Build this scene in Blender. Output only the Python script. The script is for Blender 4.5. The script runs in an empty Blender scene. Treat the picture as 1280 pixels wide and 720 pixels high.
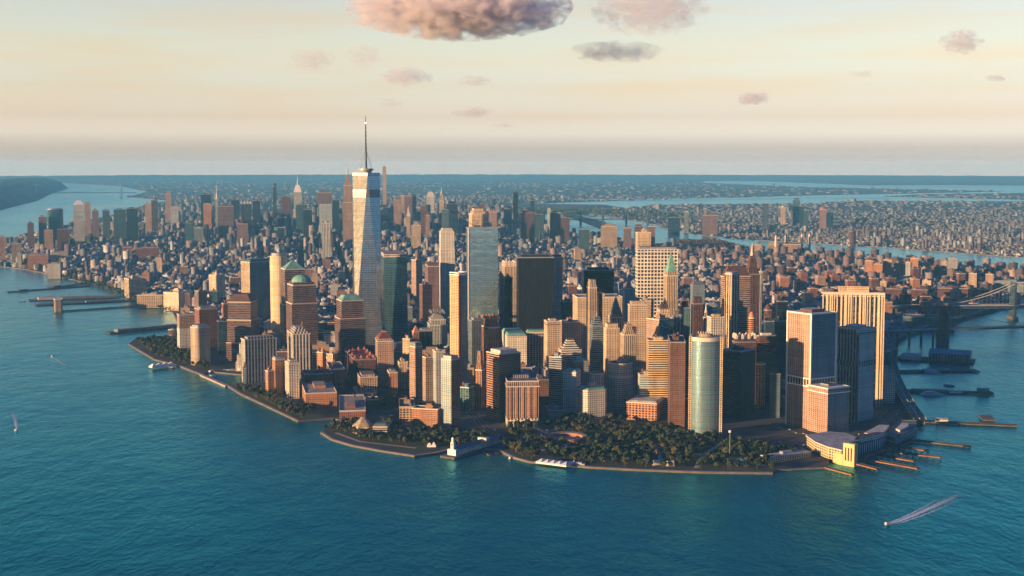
import bpy, math, random
import numpy as np
from mathutils import Vector
random.seed(7); RNG = np.random.default_rng(7)
sc = bpy.context.scene
COL = sc.collection
rad = math.radians

HAZE_C = (.17, .57, .95, 1); HAZE_D = 3.4e-5
# ---------------------------------------------------------------- camera
F, PIT, CH = 1724.4, rad(5.1094), 433.6
cam = bpy.data.objects.new('camera', bpy.data.cameras.new('camera'))
COL.objects.link(cam)
cam.location = (0, 0, CH)
cam.rotation_euler = (math.pi/2 - PIT, 0, 0)
cam.data.sensor_width = 36
cam.data.lens = F/1280*36
cam.data.clip_start = 5
cam.data.clip_end = 200000
sc.camera = cam

# ---------------------------------------------------------------- world, sun, exposure
SUN_AZ, SUN_EL = rad(240), rad(7)          # azimuth clockwise from +Y (the view direction)
w = bpy.data.worlds.new('World'); sc.world = w; w.use_nodes = True
nt = w.node_tree; nt.nodes.clear()
sky = nt.nodes.new('ShaderNodeTexSky'); sky.sky_type = 'NISHITA'; sky.sun_disc = False
sky.sun_elevation = SUN_EL; sky.sun_rotation = SUN_AZ
sky.altitude = 400; sky.air_density = 1.0; sky.dust_density = 2.2; sky.ozone_density = 3.0
tc = nt.nodes.new('ShaderNodeTexCoord'); sep = nt.nodes.new('ShaderNodeSeparateXYZ')
nt.links.new(tc.outputs['Generated'], sep.inputs[0])
mxz = nt.nodes.new('ShaderNodeMath'); mxz.operation = 'MAXIMUM'; mxz.inputs[1].default_value = .012; nt.links.new(sep.outputs['Z'], mxz.inputs[0])
cxyz = nt.nodes.new('ShaderNodeCombineXYZ'); nt.links.new(sep.outputs['X'], cxyz.inputs[0]); nt.links.new(sep.outputs['Y'], cxyz.inputs[1]); nt.links.new(mxz.outputs[0], cxyz.inputs[2])
nt.links.new(cxyz.outputs[0], sky.inputs[0])      # the air continues below the level of the eye
def hz(z, C, D=HAZE_D):        # sky tint needed behind the haze for the horizon to look like C
    T = math.exp(-D*min(60000, 118/max(z, 1e-4))); Sh, Nn = (.085, .294, .385), (.1989, .1986, .1239)
    return tuple((c-h*(1-T))/T/n for c, h, n in zip(C, Sh, Nn))
def horC(z):                   # wanted look of the lowest sky, linear light
    P = ((0, (.55, .545, .505)), (.004, (.585, .565, .51)), (.012, (.685, .625, .53)), (.022, (.735, .645, .52)))
    for (z0, a_), (z1, b_) in zip(P, P[1:]):
        if z <= z1: t = (z-z0)/(z1-z0); return tuple(x*(1-t)+y*t for x, y in zip(a_, b_))
    return P[-1][1]
def ramp(stops, scale):
    ml = nt.nodes.new('ShaderNodeMath'); ml.operation = 'MULTIPLY'; ml.inputs[1].default_value = 1/scale; nt.links.new(sep.outputs['Z'], ml.inputs[0])
    r = nt.nodes.new('ShaderNodeValToRGB'); nt.links.new(ml.outputs[0], r.inputs[0]); e = r.color_ramp.elements
    e[0].position = stops[0][0]/scale; e[0].color = (*stops[0][1], 1); e[1].position = stops[-1][0]/scale; e[1].color = (*stops[-1][1], 1)
    for p_, c_ in stops[1:-1]: k = e.new(p_/scale); k.color = (*c_, 1)
    return r
LOWZ = (0, .0012, .00197, .0023, .0027, .0032, .0038, .0045, .0054, .0065, .008, .010, .0125, .016, .02, .022)
lo = ramp([(z, hz(z, horC(z))) for z in LOWZ]+[(.034, (3.35, 2.5, 2.75)), (.055, (3.0, 2.12, 2.0))], .055)
hi = ramp([(0, (3.0, 2.12, 2.0)), (.055, (3.0, 2.12, 2.0)), (.083, (3.05, 1.98, 1.55)), (.114, (2.95, 1.82, 1.40)), (.15, (2.0, 2.1, 1.8)), (.20, (.75, 1.45, 1.4)), (.27, (.11, .64, 1.0)), (.36, (.08, .48, .98)), (.9, (.10, .72, 1.75))], 1.0)
swz = nt.nodes.new('ShaderNodeMath'); swz.operation = 'GREATER_THAN'; swz.inputs[1].default_value = .055; nt.links.new(sep.outputs['Z'], swz.inputs[0])
rmp = nt.nodes.new('ShaderNodeMix'); rmp.data_type = 'RGBA'; nt.links.new(swz.outputs[0], rmp.inputs[0]); nt.links.new(lo.outputs[0], rmp.inputs[6]); nt.links.new(hi.outputs[0], rmp.inputs[7])
def wmix(mode, a, b, f=1.0):
    m_ = nt.nodes.new('ShaderNodeMix'); m_.data_type = 'RGBA'; m_.blend_type = mode
    for i, x_ in ((0, f), (6, a), (7, b)):
        if hasattr(x_, 'links'): nt.links.new(x_, m_.inputs[i])
        else: m_.inputs[i].default_value = x_
    return m_.outputs[2]
def wmath(op, a, b, c=None):
    m_ = nt.nodes.new('ShaderNodeMath'); m_.operation = op
    for i, x_ in enumerate((a, b, c)):
        if x_ is None: continue
        if hasattr(x_, 'links'): nt.links.new(x_, m_.inputs[i])
        else: m_.inputs[i].default_value = x_
    return m_.outputs[0]
# the quarter of the sky round the low sun is golden
dt = wmath('ADD', wmath('MULTIPLY', sep.outputs['X'], math.sin(SUN_AZ)), wmath('MULTIPLY', sep.outputs['Y'], math.cos(SUN_AZ)))
gf = nt.nodes.new('ShaderNodeMapRange'); gf.inputs[1].default_value = .15; gf.inputs[2].default_value = .95; nt.links.new(dt, gf.inputs[0])
tint = wmix('MULTIPLY', rmp.outputs[2], (.30, .225, .10, 1), gf.outputs[0])
# faint peach veil cloud low in the sky
wmp = nt.nodes.new('ShaderNodeMapping'); wmp.inputs['Scale'].default_value = (2.2, 2.2, 26); wmp.inputs['Rotation'].default_value = (0, .05, 0); nt.links.new(tc.outputs['Generated'], wmp.inputs[0])
wn_ = nt.nodes.new('ShaderNodeTexNoise'); wn_.inputs['Scale'].default_value = 2.4; wn_.inputs['Detail'].default_value = 6; nt.links.new(wmp.outputs[0], wn_.inputs['Vector'])
wr = nt.nodes.new('ShaderNodeMapRange'); wr.inputs[1].default_value = .42; wr.inputs[2].default_value = .72; wr.inputs[4].default_value = .9; nt.links.new(wn_.outputs[0], wr.inputs[0])
wb = nt.nodes.new('ShaderNodeMapRange'); wb.inputs[1].default_value = .015; wb.inputs[2].default_value = .06; nt.links.new(sep.outputs['Z'], wb.inputs[0])
tint = wmix('MULTIPLY', tint, (1.08, .90, .76, 1), wmath('MULTIPLY', wr.outputs[0], wb.outputs[0]))
# unseen sky behind and right, tinted dark blue to cool the shaded sides
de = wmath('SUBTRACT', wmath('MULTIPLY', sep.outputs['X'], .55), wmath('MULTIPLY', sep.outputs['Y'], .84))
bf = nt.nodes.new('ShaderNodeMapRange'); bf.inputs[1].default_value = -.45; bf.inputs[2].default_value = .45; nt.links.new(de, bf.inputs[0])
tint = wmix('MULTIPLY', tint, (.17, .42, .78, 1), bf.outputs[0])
rx = nt.nodes.new('ShaderNodeMapRange'); rx.inputs[1].default_value = -.35; rx.inputs[2].default_value = .40; nt.links.new(sep.outputs['X'], rx.inputs[0])
tint = wmix('MULTIPLY', tint, (.86, .84, .85, 1), rx.outputs[0])
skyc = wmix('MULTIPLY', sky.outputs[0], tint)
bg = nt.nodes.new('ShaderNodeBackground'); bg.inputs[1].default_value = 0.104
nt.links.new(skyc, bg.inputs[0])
wo = nt.nodes.new('ShaderNodeOutputWorld'); nt.links.new(bg.outputs[0], wo.inputs[0])
sd = bpy.data.lights.new('sun', 'SUN'); sd.energy = 5.0; sd.angle = rad(.5); sd.color = (1, .60, .31)
sun = bpy.data.objects.new('sun', sd); COL.objects.link(sun)
sv = Vector((math.sin(SUN_AZ)*math.cos(SUN_EL), math.cos(SUN_AZ)*math.cos(SUN_EL), math.sin(SUN_EL)))
sun.rotation_euler = sv.to_track_quat('Z', 'Y').to_euler()
sc.view_settings.view_transform = 'Standard'; sc.view_settings.look = 'None'
sc.view_settings.exposure = 1.1; sc.view_settings.gamma = 1
sc.cycles.max_bounces = 6; sc.cycles.diffuse_bounces = 2; sc.cycles.glossy_bounces = 3
sc.cycles.volume_bounces = 3; sc.cycles.transparent_max_bounces = 6
sc.cycles.use_denoising = True
sc.cycles.volume_step_rate = 0.5

# ---------------------------------------------------------------- projection helpers
CP, SP = math.cos(PIT), math.sin(PIT)
def at_y(px, py, Y):
    """world point on the ray of photo pixel (px,py) at forward distance Y"""
    a, b = (px-640)/F, (360-py)/F
    t = Y/(CP+b*SP)
    return Vector((t*a, Y, CH+t*(b*CP-SP)))
def gr(px, py, z=2.5):
    """ground point of a photo pixel at height z"""
    a, b = (px-640)/F, (360-py)/F
    t = (z-CH)/(b*CP-SP)
    return Vector((t*a, t*(CP+b*SP), z))
def gy(py, z=2.5): return gr(640, py, z).y
def project(x, y, z):
    zz = y*CP-(z-CH)*SP; u = (z-CH)*CP+y*SP
    return 640+F*x/zz, 360-F*u/zz
YAW = rad(37.7135)
def ll(lat, lon, z=0):
    e = (lon+74.0168)*84400+1343.1; n = (lat-40.7035)*111050+1601
    return Vector((e*math.cos(YAW)-n*math.sin(YAW), e*math.sin(YAW)+n*math.cos(YAW), z))

# ---------------------------------------------------------------- object helpers
def tag(o, label=None, cat=None, group=None, kind=None):
    if label: o['label'] = label
    if cat: o['category'] = cat
    if group: o['group'] = group
    if kind: o['kind'] = kind
    return o
def empty(name, loc, rz=0):
    o = bpy.data.objects.new(name, None); COL.objects.link(o)
    o.location = loc; o.rotation_euler = (0, 0, rz); o.empty_display_size = 5
    return o
def copy_tree(o, parent=None):
    c = o.copy(); COL.objects.link(c)
    if parent is not None: c.parent = parent
    for ch in o.children: copy_tree(ch, c)
    return c

class MB:
    """collects faces and links them as one mesh object"""
    def __init__(s): s.v = []; s.f = []; s.m = []; s.uv = []
    def face(s, pts, m=0, uv=None):
        i = len(s.v); s.v.extend([tuple(p) for p in pts]); s.f.append(tuple(range(i, i+len(pts)))); s.m.append(m)
        s.uv.extend(uv if uv else [(p[0], p[1]) for p in pts])
    def frustum(s, A, B, z0, z1, m=0, mt=1, cap=True, u0=0.0, bottom=False, v0=None, alt=None):
        n = len(A); u = u0; v0 = z0 if v0 is None else v0
        for i in range(n):
            a, b = A[i], A[(i+1) % n]; c, d = B[(i+1) % n], B[i]
            L = math.hypot(b[0]-a[0], b[1]-a[1])
            s.face([(a[0], a[1], z0), (b[0], b[1], z0), (c[0], c[1], z1), (d[0], d[1], z1)], alt[i] if alt and i in alt else m,
                   [(u, z0-v0), (u+L, z0-v0), (u+L, z1-v0), (u, z1-v0)])
            u += L+1.3
        if cap: s.face([(p[0], p[1], z1) for p in B], mt)
        if bottom: s.face([(p[0], p[1], z0) for p in reversed(A)], mt)
    def prism(s, P, z0, z1, m=0, mt=1, **k): s.frustum(P, P, z0, z1, m, mt, **k)
    def box(s, x0, x1, y0, y1, z0, z1, m=0, mt=None, bottom=False):
        s.prism([(x0, y0), (x1, y0), (x1, y1), (x0, y1)], z0, z1, m, m if mt is None else mt, bottom=bottom)
    def cyl(s, x, y, r0, r1, z0, z1, n=10, m=0, mt=None, cap=True):
        A = [(x+r0*math.cos(2*math.pi*i/n), y+r0*math.sin(2*math.pi*i/n)) for i in range(n)]
        B = [(x+r1*math.cos(2*math.pi*i/n), y+r1*math.sin(2*math.pi*i/n)) for i in range(n)]
        s.frustum(A, B, z0, z1, m, m if mt is None else mt, cap=cap)
    def tube(s, a, b, r, m=0, n=5, r2=None):
        a, b = Vector(a), Vector(b); d = (b-a).normalized(); r2 = r if r2 is None else r2
        u = d.cross(Vector((0, 0, 1)));
        if u.length < .01: u = Vector((1, 0, 0))
        u.normalize(); w_ = d.cross(u)
        A = [a+(u*math.cos(2*math.pi*i/n)+w_*math.sin(2*math.pi*i/n))*r for i in range(n)]
        B = [b+(u*math.cos(2*math.pi*i/n)+w_*math.sin(2*math.pi*i/n))*r2 for i in range(n)]
        for i in range(n): s.face([A[i], A[(i+1) % n], B[(i+1) % n], B[i]], m)
        s.face(list(reversed(A)), m); s.face(B, m)
    def beam(s, a, b, wd, h, m=0):
        """rectangular beam, top face at the given points' height"""
        a, b = Vector(a), Vector(b); d = (b-a); d.z = 0; d.normalize(); p = Vector((-d.y, d.x, 0))*wd/2
        t = [a-p, b-p, b+p, a+p]; lo = [q-Vector((0, 0, h)) for q in t]
        s.face(t, m)
        for i in range(4): s.face([lo[i], lo[(i+1) % 4], t[(i+1) % 4], t[i]], m)
        s.face(list(reversed(lo)), m)
    def dome(s, x, y, rx, ry, z0, h, m=0, n=14, k=5, full=math.pi/2):
        R = []
        for j in range(k+1):
            a = full*j/k; R.append(([(x+rx*math.cos(a)*math.cos(2*math.pi*i/n), y+ry*math.cos(a)*math.sin(2*math.pi*i/n)) for i in range(n)], z0+h*math.sin(a)))
        for j in range(k): s.frustum(R[j][0], R[j+1][0], R[j][1], R[j+1][1], m, m, cap=(j == k-1), v0=0)
    def build(s, name, mats, parent=None, smooth=False):
        me = bpy.data.meshes.new(name); me.from_pydata(s.v, [], s.f)
        for m in (mats if isinstance(mats, (list, tuple)) else [mats]): me.materials.append(m)
        me.polygons.foreach_set('material_index', s.m)
        uv = me.uv_layers.new(name='UVMap'); uv.data.foreach_set('uv', np.array(s.uv, 'f').ravel())
        if smooth: me.polygons.foreach_set('use_smooth', [True]*len(s.f))
        me.update()
        o = bpy.data.objects.new(name, me); COL.objects.link(o)
        if parent is not None: o.parent = parent
        return o

# ---------------------------------------------------------------- materials
def nmat(name):
    m = bpy.data.materials.new(name); m.use_nodes = True
    return m, m.node_tree, m.node_tree.nodes['Principled BSDF']
def N(nt, t, **kw):
    n = nt.nodes.new(t)
    for k, v in kw.items(): setattr(n, k, v)
    return n
_pm = {}
def paint(name, rgb, rough=.75, metal=0, vary=.25, scale=.08, emit=None, spec=.3):
    if name in _pm: return _pm[name]
    m, nt, b = nmat(name)
    if vary:
        co = N(nt, 'ShaderNodeTexCoord'); no = N(nt, 'ShaderNodeTexNoise'); no.inputs['Scale'].default_value = scale; no.inputs['Detail'].default_value = 4
        nt.links.new(co.outputs['Object'], no.inputs['Vector'])
        r = N(nt, 'ShaderNodeMapRange'); r.inputs[1].default_value = .3; r.inputs[2].default_value = .7; r.inputs[3].default_value = 1-vary; r.inputs[4].default_value = 1+vary
        nt.links.new(no.outputs[0], r.inputs[0])
        mu = N(nt, 'ShaderNodeMix', data_type='RGBA', blend_type='MULTIPLY'); mu.inputs[0].default_value = 1; mu.inputs[6].default_value = (*rgb, 1)
        nt.links.new(r.outputs[0], mu.inputs[7]); nt.links.new(mu.outputs[2], b.inputs['Base Color'])
    else: b.inputs['Base Color'].default_value = (*rgb, 1)
    b.inputs['Roughness'].default_value = rough; b.inputs['Metallic'].default_value = metal; b.inputs['Specular IOR Level'].default_value = spec
    if emit: b.inputs['Emission Color'].default_value = (*emit[0], 1); b.inputs['Emission Strength'].default_value = emit[1]
    _pm[name] = m; return m

def make_facade_group():
    g = bpy.data.node_groups.new('facade', 'ShaderNodeTree')
    I = g.interface
    for n_, t_, d_ in (('Wall', 'NodeSocketColor', (.5, .4, .3, 1)), ('Glass', 'NodeSocketColor', (.02, .03, .04, 1)), ('Bay', 'NodeSocketFloat', 3.), ('Floor', 'NodeSocketFloat', 3.5),
                       ('WX', 'NodeSocketFloat', .5), ('WY', 'NodeSocketFloat', .5), ('GMetal', 'NodeSocketFloat', 0.), ('GRough', 'NodeSocketFloat', .12), ('Blind', 'NodeSocketFloat', .25)):
        s_ = I.new_socket(n_, in_out='INPUT', socket_type=t_); s_.default_value = d_
    I.new_socket('BSDF', in_out='OUTPUT', socket_type='NodeSocketShader')
    gi = N(g, 'NodeGroupInput'); go = N(g, 'NodeGroupOutput')
    L = g.links.new
    def M(op, a, b=None, c=None):
        n = N(g, 'ShaderNodeMath', operation=op)
        for i, x in enumerate((a, b, c)):
            if x is None: continue
            if isinstance(x, (int, float)): n.inputs[i].default_value = x
            else: L(x, n.inputs[i])
        return n.outputs[0]
    uv = N(g, 'ShaderNodeUVMap', uv_map='UVMap'); se = N(g, 'ShaderNodeSeparateXYZ'); L(uv.outputs[0], se.inputs[0])
    u = M('DIVIDE', se.outputs[0], gi.outputs['Bay']); v = M('DIVIDE', se.outputs[1], gi.outputs['Floor'])
    fu = M('ABSOLUTE', M('SUBTRACT', M('FRACT', u), .5)); fv = M('ABSOLUTE', M('SUBTRACT', M('FRACT', v), .5))
    mu = M('LESS_THAN', fu, M('MULTIPLY', gi.outputs['WX'], .5)); mv = M('LESS_THAN', fv, M('MULTIPLY', gi.outputs['WY'], .5))
    mask = M('MULTIPLY', mu, mv)
    cb = N(g, 'ShaderNodeCombineXYZ'); L(M('FLOOR', u), cb.inputs[0]); L(M('FLOOR', v), cb.inputs[1])
    wn = N(g, 'ShaderNodeTexWhiteNoise', noise_dimensions='2D'); L(cb.outputs[0], wn.inputs['Vector'])
    # blinds: some windows paler
    bl = M('MULTIPLY', M('GREATER_THAN', wn.outputs['Value'], .72), gi.outputs['Blind'])
    gl = N(g, 'ShaderNodeMix', data_type='RGBA'); L(bl, gl.inputs[0]); L(gi.outputs['Glass'], gl.inputs[6]); gl.inputs[7].default_value = (.30, .27, .22, 1)
    # weathering of walls
    co = N(g, 'ShaderNodeTexCoord'); no = N(g, 'ShaderNodeTexNoise'); no.inputs['Scale'].default_value = .05; no.inputs['Detail'].default_value = 5
    mp = N(g, 'ShaderNodeMapping'); mp.inputs['Scale'].default_value = (1, 1, .35); L(co.outputs['Object'], mp.inputs[0]); L(mp.outputs[0], no.inputs['Vector'])
    rr = N(g, 'ShaderNodeMapRange'); rr.inputs[1].default_value = .3; rr.inputs[2].default_value = .7; rr.inputs[3].default_value = .78; rr.inputs[4].default_value = 1.18; L(no.outputs[0], rr.inputs[0])
    wl = N(g, 'ShaderNodeMix', data_type='RGBA', blend_type='MULTIPLY'); wl.inputs[0].default_value = 1; L(gi.outputs['Wall'], wl.inputs[6]); L(rr.outputs[0], wl.inputs[7])
    cm = N(g, 'ShaderNodeMix', data_type='RGBA'); L(mask, cm.inputs[0]); L(wl.outputs[2], cm.inputs[6]); L(gl.outputs[2], cm.inputs[7])
    wf = N(g, 'ShaderNodeTexWhiteNoise', noise_dimensions='1D'); L(M('FLOOR', v), wf.inputs['W'])
    wb_ = N(g, 'ShaderNodeTexWhiteNoise', noise_dimensions='1D'); L(M('FLOOR', u), wb_.inputs['W'])
    fac = M('ADD', .80, M('ADD', M('MULTIPLY', wf.outputs['Value'], .22), M('MULTIPLY', wb_.outputs['Value'], .18)))
    cv = N(g, 'ShaderNodeMix', data_type='RGBA', blend_type='MULTIPLY'); cv.inputs[0].default_value = 1; L(cm.outputs[2], cv.inputs[6]); L(fac, cv.inputs[7])
    b = N(g, 'ShaderNodeBsdfPrincipled'); L(cv.outputs[2], b.inputs['Base Color'])
    n2 = N(g, 'ShaderNodeTexNoise'); n2.inputs['Scale'].default_value = .09; n2.inputs['Detail'].default_value = 3; L(co.outputs['Object'], n2.inputs['Vector'])
    bm_ = N(g, 'ShaderNodeBump'); bm_.inputs['Strength'].default_value = 1; bm_.inputs['Distance'].default_value = .35; L(M('ADD', M('MULTIPLY', n2.outputs[0], mask), M('MULTIPLY', wn.outputs['Value'], .04)), bm_.inputs['Height']); L(bm_.outputs[0], b.inputs['Normal'])
    rg = N(g, 'ShaderNodeMix', data_type='FLOAT'); L(mask, rg.inputs[0]); rg.inputs[2].default_value = .8; L(M('ADD', gi.outputs['GRough'], M('MULTIPLY', wn.outputs['Value'], .03)), rg.inputs[3]); L(rg.outputs[0], b.inputs['Roughness'])
    L(M('MULTIPLY', mask, gi.outputs['GMetal']), b.inputs['Metallic'])
    sp = M('ADD', M('MULTIPLY', mask, .35), .25); L(sp, b.inputs['Specular IOR Level'])
    L(b.outputs[0], go.inputs[0])
    return g
FG = make_facade_group()
WALLC = dict(red=(.27, .12, .09), orange=(.46, .235, .135), brown=(.17, .095, .075), plum=(.22, .14, .135), pink=(.42, .285, .215), tan=(.46, .34, .23), cream=(.60, .47, .32), gold=(.66, .50, .27),
             white=(.70, .66, .56), grey=(.30, .31, .31), lgrey=(.45, .47, .45), dark=(.04, .05, .06), black=(.008, .010, .014), navy=(.03, .055, .08), teal=(.10, .20, .21), bluegrey=(.18, .24, .28), maroon=(.13, .06, .055))
PATS = dict(grid=(3.4, 3.6, .48, .55, 0), fine=(2.6, 3.2, .5, .5, 0), big=(5.6, 4.2, .62, .62, 0), wide=(7, 7.4, .70, .66, 0), band=(7, 3.9, 1.01, .50, .0), rib=(3.4, 3.9, .5, .98, 0), ribw=(6.4, 3.9, .58, .985, 0),
            glass=(3.1, 4.0, .93, .86, .75), bglass=(6.2, 4.1, 1.01, .72, .6), dots=(5.0, 3.1, .34, .5, 0), balc=(4.4, 3.0, .55, .62, 0))
_fm = {}
def facade(st):
    """'colour:pattern' or 'colour:pattern:glass'"""
    if st in _fm: return _fm[st]
    p = st.split(':'); wc = WALLC[p[0]]; pt = PATS[p[1]]
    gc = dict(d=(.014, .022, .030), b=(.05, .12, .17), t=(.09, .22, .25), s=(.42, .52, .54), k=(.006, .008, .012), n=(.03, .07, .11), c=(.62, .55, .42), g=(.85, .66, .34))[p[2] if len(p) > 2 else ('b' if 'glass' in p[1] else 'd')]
    m = bpy.data.materials.new('facade_'+st.replace(':', '_')); m.use_nodes = True; nt = m.node_tree; nt.nodes.clear()
    g = N(nt, 'ShaderNodeGroup'); g.node_tree = FG; o = N(nt, 'ShaderNodeOutputMaterial'); nt.links.new(g.outputs[0], o.inputs[0])
    g.inputs['Wall'].default_value = (*wc, 1); g.inputs['Glass'].default_value = (*gc, 1)
    for k, v in zip(('Bay', 'Floor', 'WX', 'WY', 'GMetal'), pt): g.inputs[k].default_value = v
    if 'glass' in p[1]: g.inputs['Blind'].default_value = .05; g.inputs['GRough'].default_value = .06
    if len(p) > 2 and p[2] in 'kn': g.inputs['Blind'].default_value = .02
    _fm[st] = m; return m
ROOFC = [('roof_tar', (.055, .06, .065)), ('roof_grey', (.16, .17, .17)), ('roof_silver', (.36, .38, .37)), ('roof_buff', (.34, .29, .22)), ('roof_pale', (.50, .49, .44))]
ROOFS = [paint(n, c, .85, vary=.35, scale=.12) for n, c in ROOFC]
METAL = paint('rooftop_metal', (.33, .35, .36), .5, .3)
TRIM = paint('pale_stone_trim', (.62, .55, .44), .7, vary=.1)
WHITE = paint('white_metal', (.75, .74, .70), .5, vary=.08)
DARKM = paint('dark_steel', (.05, .06, .07), .5, .3)
COPPER = paint('copper_green', (.16, .36, .29), .65, vary=.25)
WOOD = paint('tank_wood', (.16, .09, .055), .85)
# ---------------------------------------------------------------- buildings
FOOT = []          # (x, y, radius) of everything placed, so that the fill keeps clear
LAND = []          # (name, px_left, px_right, py_top, Y, label_nick) landmarks used to word the fill labels
MATS = dict(copper=COPPER, trim=TRIM, white=WHITE, dark=DARKM, metal=METAL, tar=ROOFS[0], grey=ROOFS[1], silver=ROOFS[2], buff=ROOFS[3], pale=ROOFS[4],
            maroon=paint('red_tile', (.17, .055, .05), .7), brownroof=paint('brown_roof', (.10, .06, .055), .7), slate=paint('slate', (.10, .13, .15), .6),
            yellow=paint('yellow_paint', (.75, .58, .06), .6), brick=paint('red_brick', (.30, .11, .075), .85), orange=paint('orange_brick', (.5, .22, .12), .85), gold=paint('gilt', (.7, .5, .22), .35, .6))
def solve_plan(xl, xc, xr, yt, Y, alpha, ratio):
    P = at_y(xc, yt, Y); H = P.z; c0 = (CH-H)*SP
    def ray(px, d):
        k = (px-640)/F; den = d[0]-k*d[1]*CP
        return (k*(P.y*CP+c0)-P.x)/den if abs(den) > 1e-6 else 1e9
    th = math.atan2(P.x, P.y)
    if xc <= xl+.01:
        a = -th if alpha is None else rad(alpha); d = (math.cos(a), math.sin(a)); wr = ray(xr, d); return P, a, wr, wr*ratio
    if xc >= xr-.01:
        a = math.pi/2-th if alpha is None else rad(alpha); d = (-math.sin(a), math.cos(a)); wl = ray(xl, d); return P, a, wl*ratio, wl
    def ws(a): return ray(xr, (math.cos(a), math.sin(a))), ray(xl, (-math.sin(a), math.cos(a)))
    if alpha is not None:
        a = rad(alpha); wr, wl = ws(a)
        if 5 < wl < 4*wr and wr > 3: return P, a, wr, wl
    best = None
    for i in range(20, 880):
        a = rad(i/10)-th; wr, wl = ws(a)
        if wr <= 0 or wl <= 0: continue
        e = abs(math.log(wl/wr/ratio))
        if best is None or e < best[0]: best = (e, a, wr, wl)
    return P, best[1], best[2], best[3]

def rect(w, d, cx=0, cy=0): return [(cx-w/2, cy-d/2), (cx+w/2, cy-d/2), (cx+w/2, cy+d/2), (cx-w/2, cy+d/2)]
def chamf(w, d, c):
    a, b = w/2, d/2
    return [(-a+c, -b), (a-c, -b), (a, -b+c), (a, b-c), (a-c, b), (-a+c, b), (-a, b-c), (-a, -b+c)]
def rnd(w, d, r, n=5):
    P = []
    for cx, cy, a0 in ((w/2-r, -d/2+r, -90), (w/2-r, d/2-r, 0), (-w/2+r, d/2-r, 90), (-w/2+r, -d/2+r, 180)):
        for i in range(n+1):
            a = rad(a0+90*i/n); P.append((cx+r*math.cos(a), cy+r*math.sin(a)))
    return P
def scl(P, sx, sy=None):
    sy = sx if sy is None else sy
    return [(p[0]*sx, p[1]*sy) for p in P]

def water_tank(root, x, y, z, r=2.4, h=4.5):
    m = MB(); m.cyl(x, y, r, r*.95, z+3, z+3+h, 9); m.cyl(x, y, r*1.08, .2, z+3+h, z+3+h+1.6, 9)
    for k in range(4): m.box(x+(-1, 1, 1, -1)[k]*r*.6-.2, x+(-1, 1, 1, -1)[k]*r*.6+.2, y+(-1, -1, 1, 1)[k]*r*.6-.2, y+(-1, -1, 1, 1)[k]*r*.6+.2, z, z+3)
    return m.build('water_tank', [WOOD], root)

def roof_kit(root, w, d, z, rnd_, roofm, st, tank=True):
    """penthouses, cooling units and ducts on a flat roof"""
    m = MB(); k = rnd_.random()
    bw, bd = w*rnd_.uniform(.3, .5), d*rnd_.uniform(.3, .5); ox, oy = rnd_.uniform(-.12, .12)*w, rnd_.uniform(-.12, .12)*d
    bh = rnd_.uniform(4, 7)
    m.box(ox-bw/2, ox+bw/2, oy-bd/2, oy+bd/2, z, z+bh, 0, 1)
    if k < .6:
        m.box(ox-bw/2+bw*.1, ox, oy-bd*.3, oy+bd*.3, z+bh, z+bh+rnd_.uniform(2, 4), 0, 1)
    m.build('penthouse', [facade(st.split(':')[0]+':fine'), roofm], root)
    for i in range(rnd_.randint(1, 3)):
        x, y = rnd_.uniform(-.4, .4)*w, rnd_.uniform(-.4, .4)*d; s = rnd_.uniform(1, 2.2)
        if abs(x-ox) < bw/2+s and abs(y-oy) < bd/2+s: continue
        u = MB(); u.box(x-s, x+s, y-s*.7, y+s*.7, z, z+rnd_.uniform(1.5, 3)); u.build('cooling_unit', [METAL], root)
    if tank and k > .35: water_tank(root, -ox*2.2+w*.2*(1 if ox < 0 else -1)*0, d*.3, z)

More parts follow.
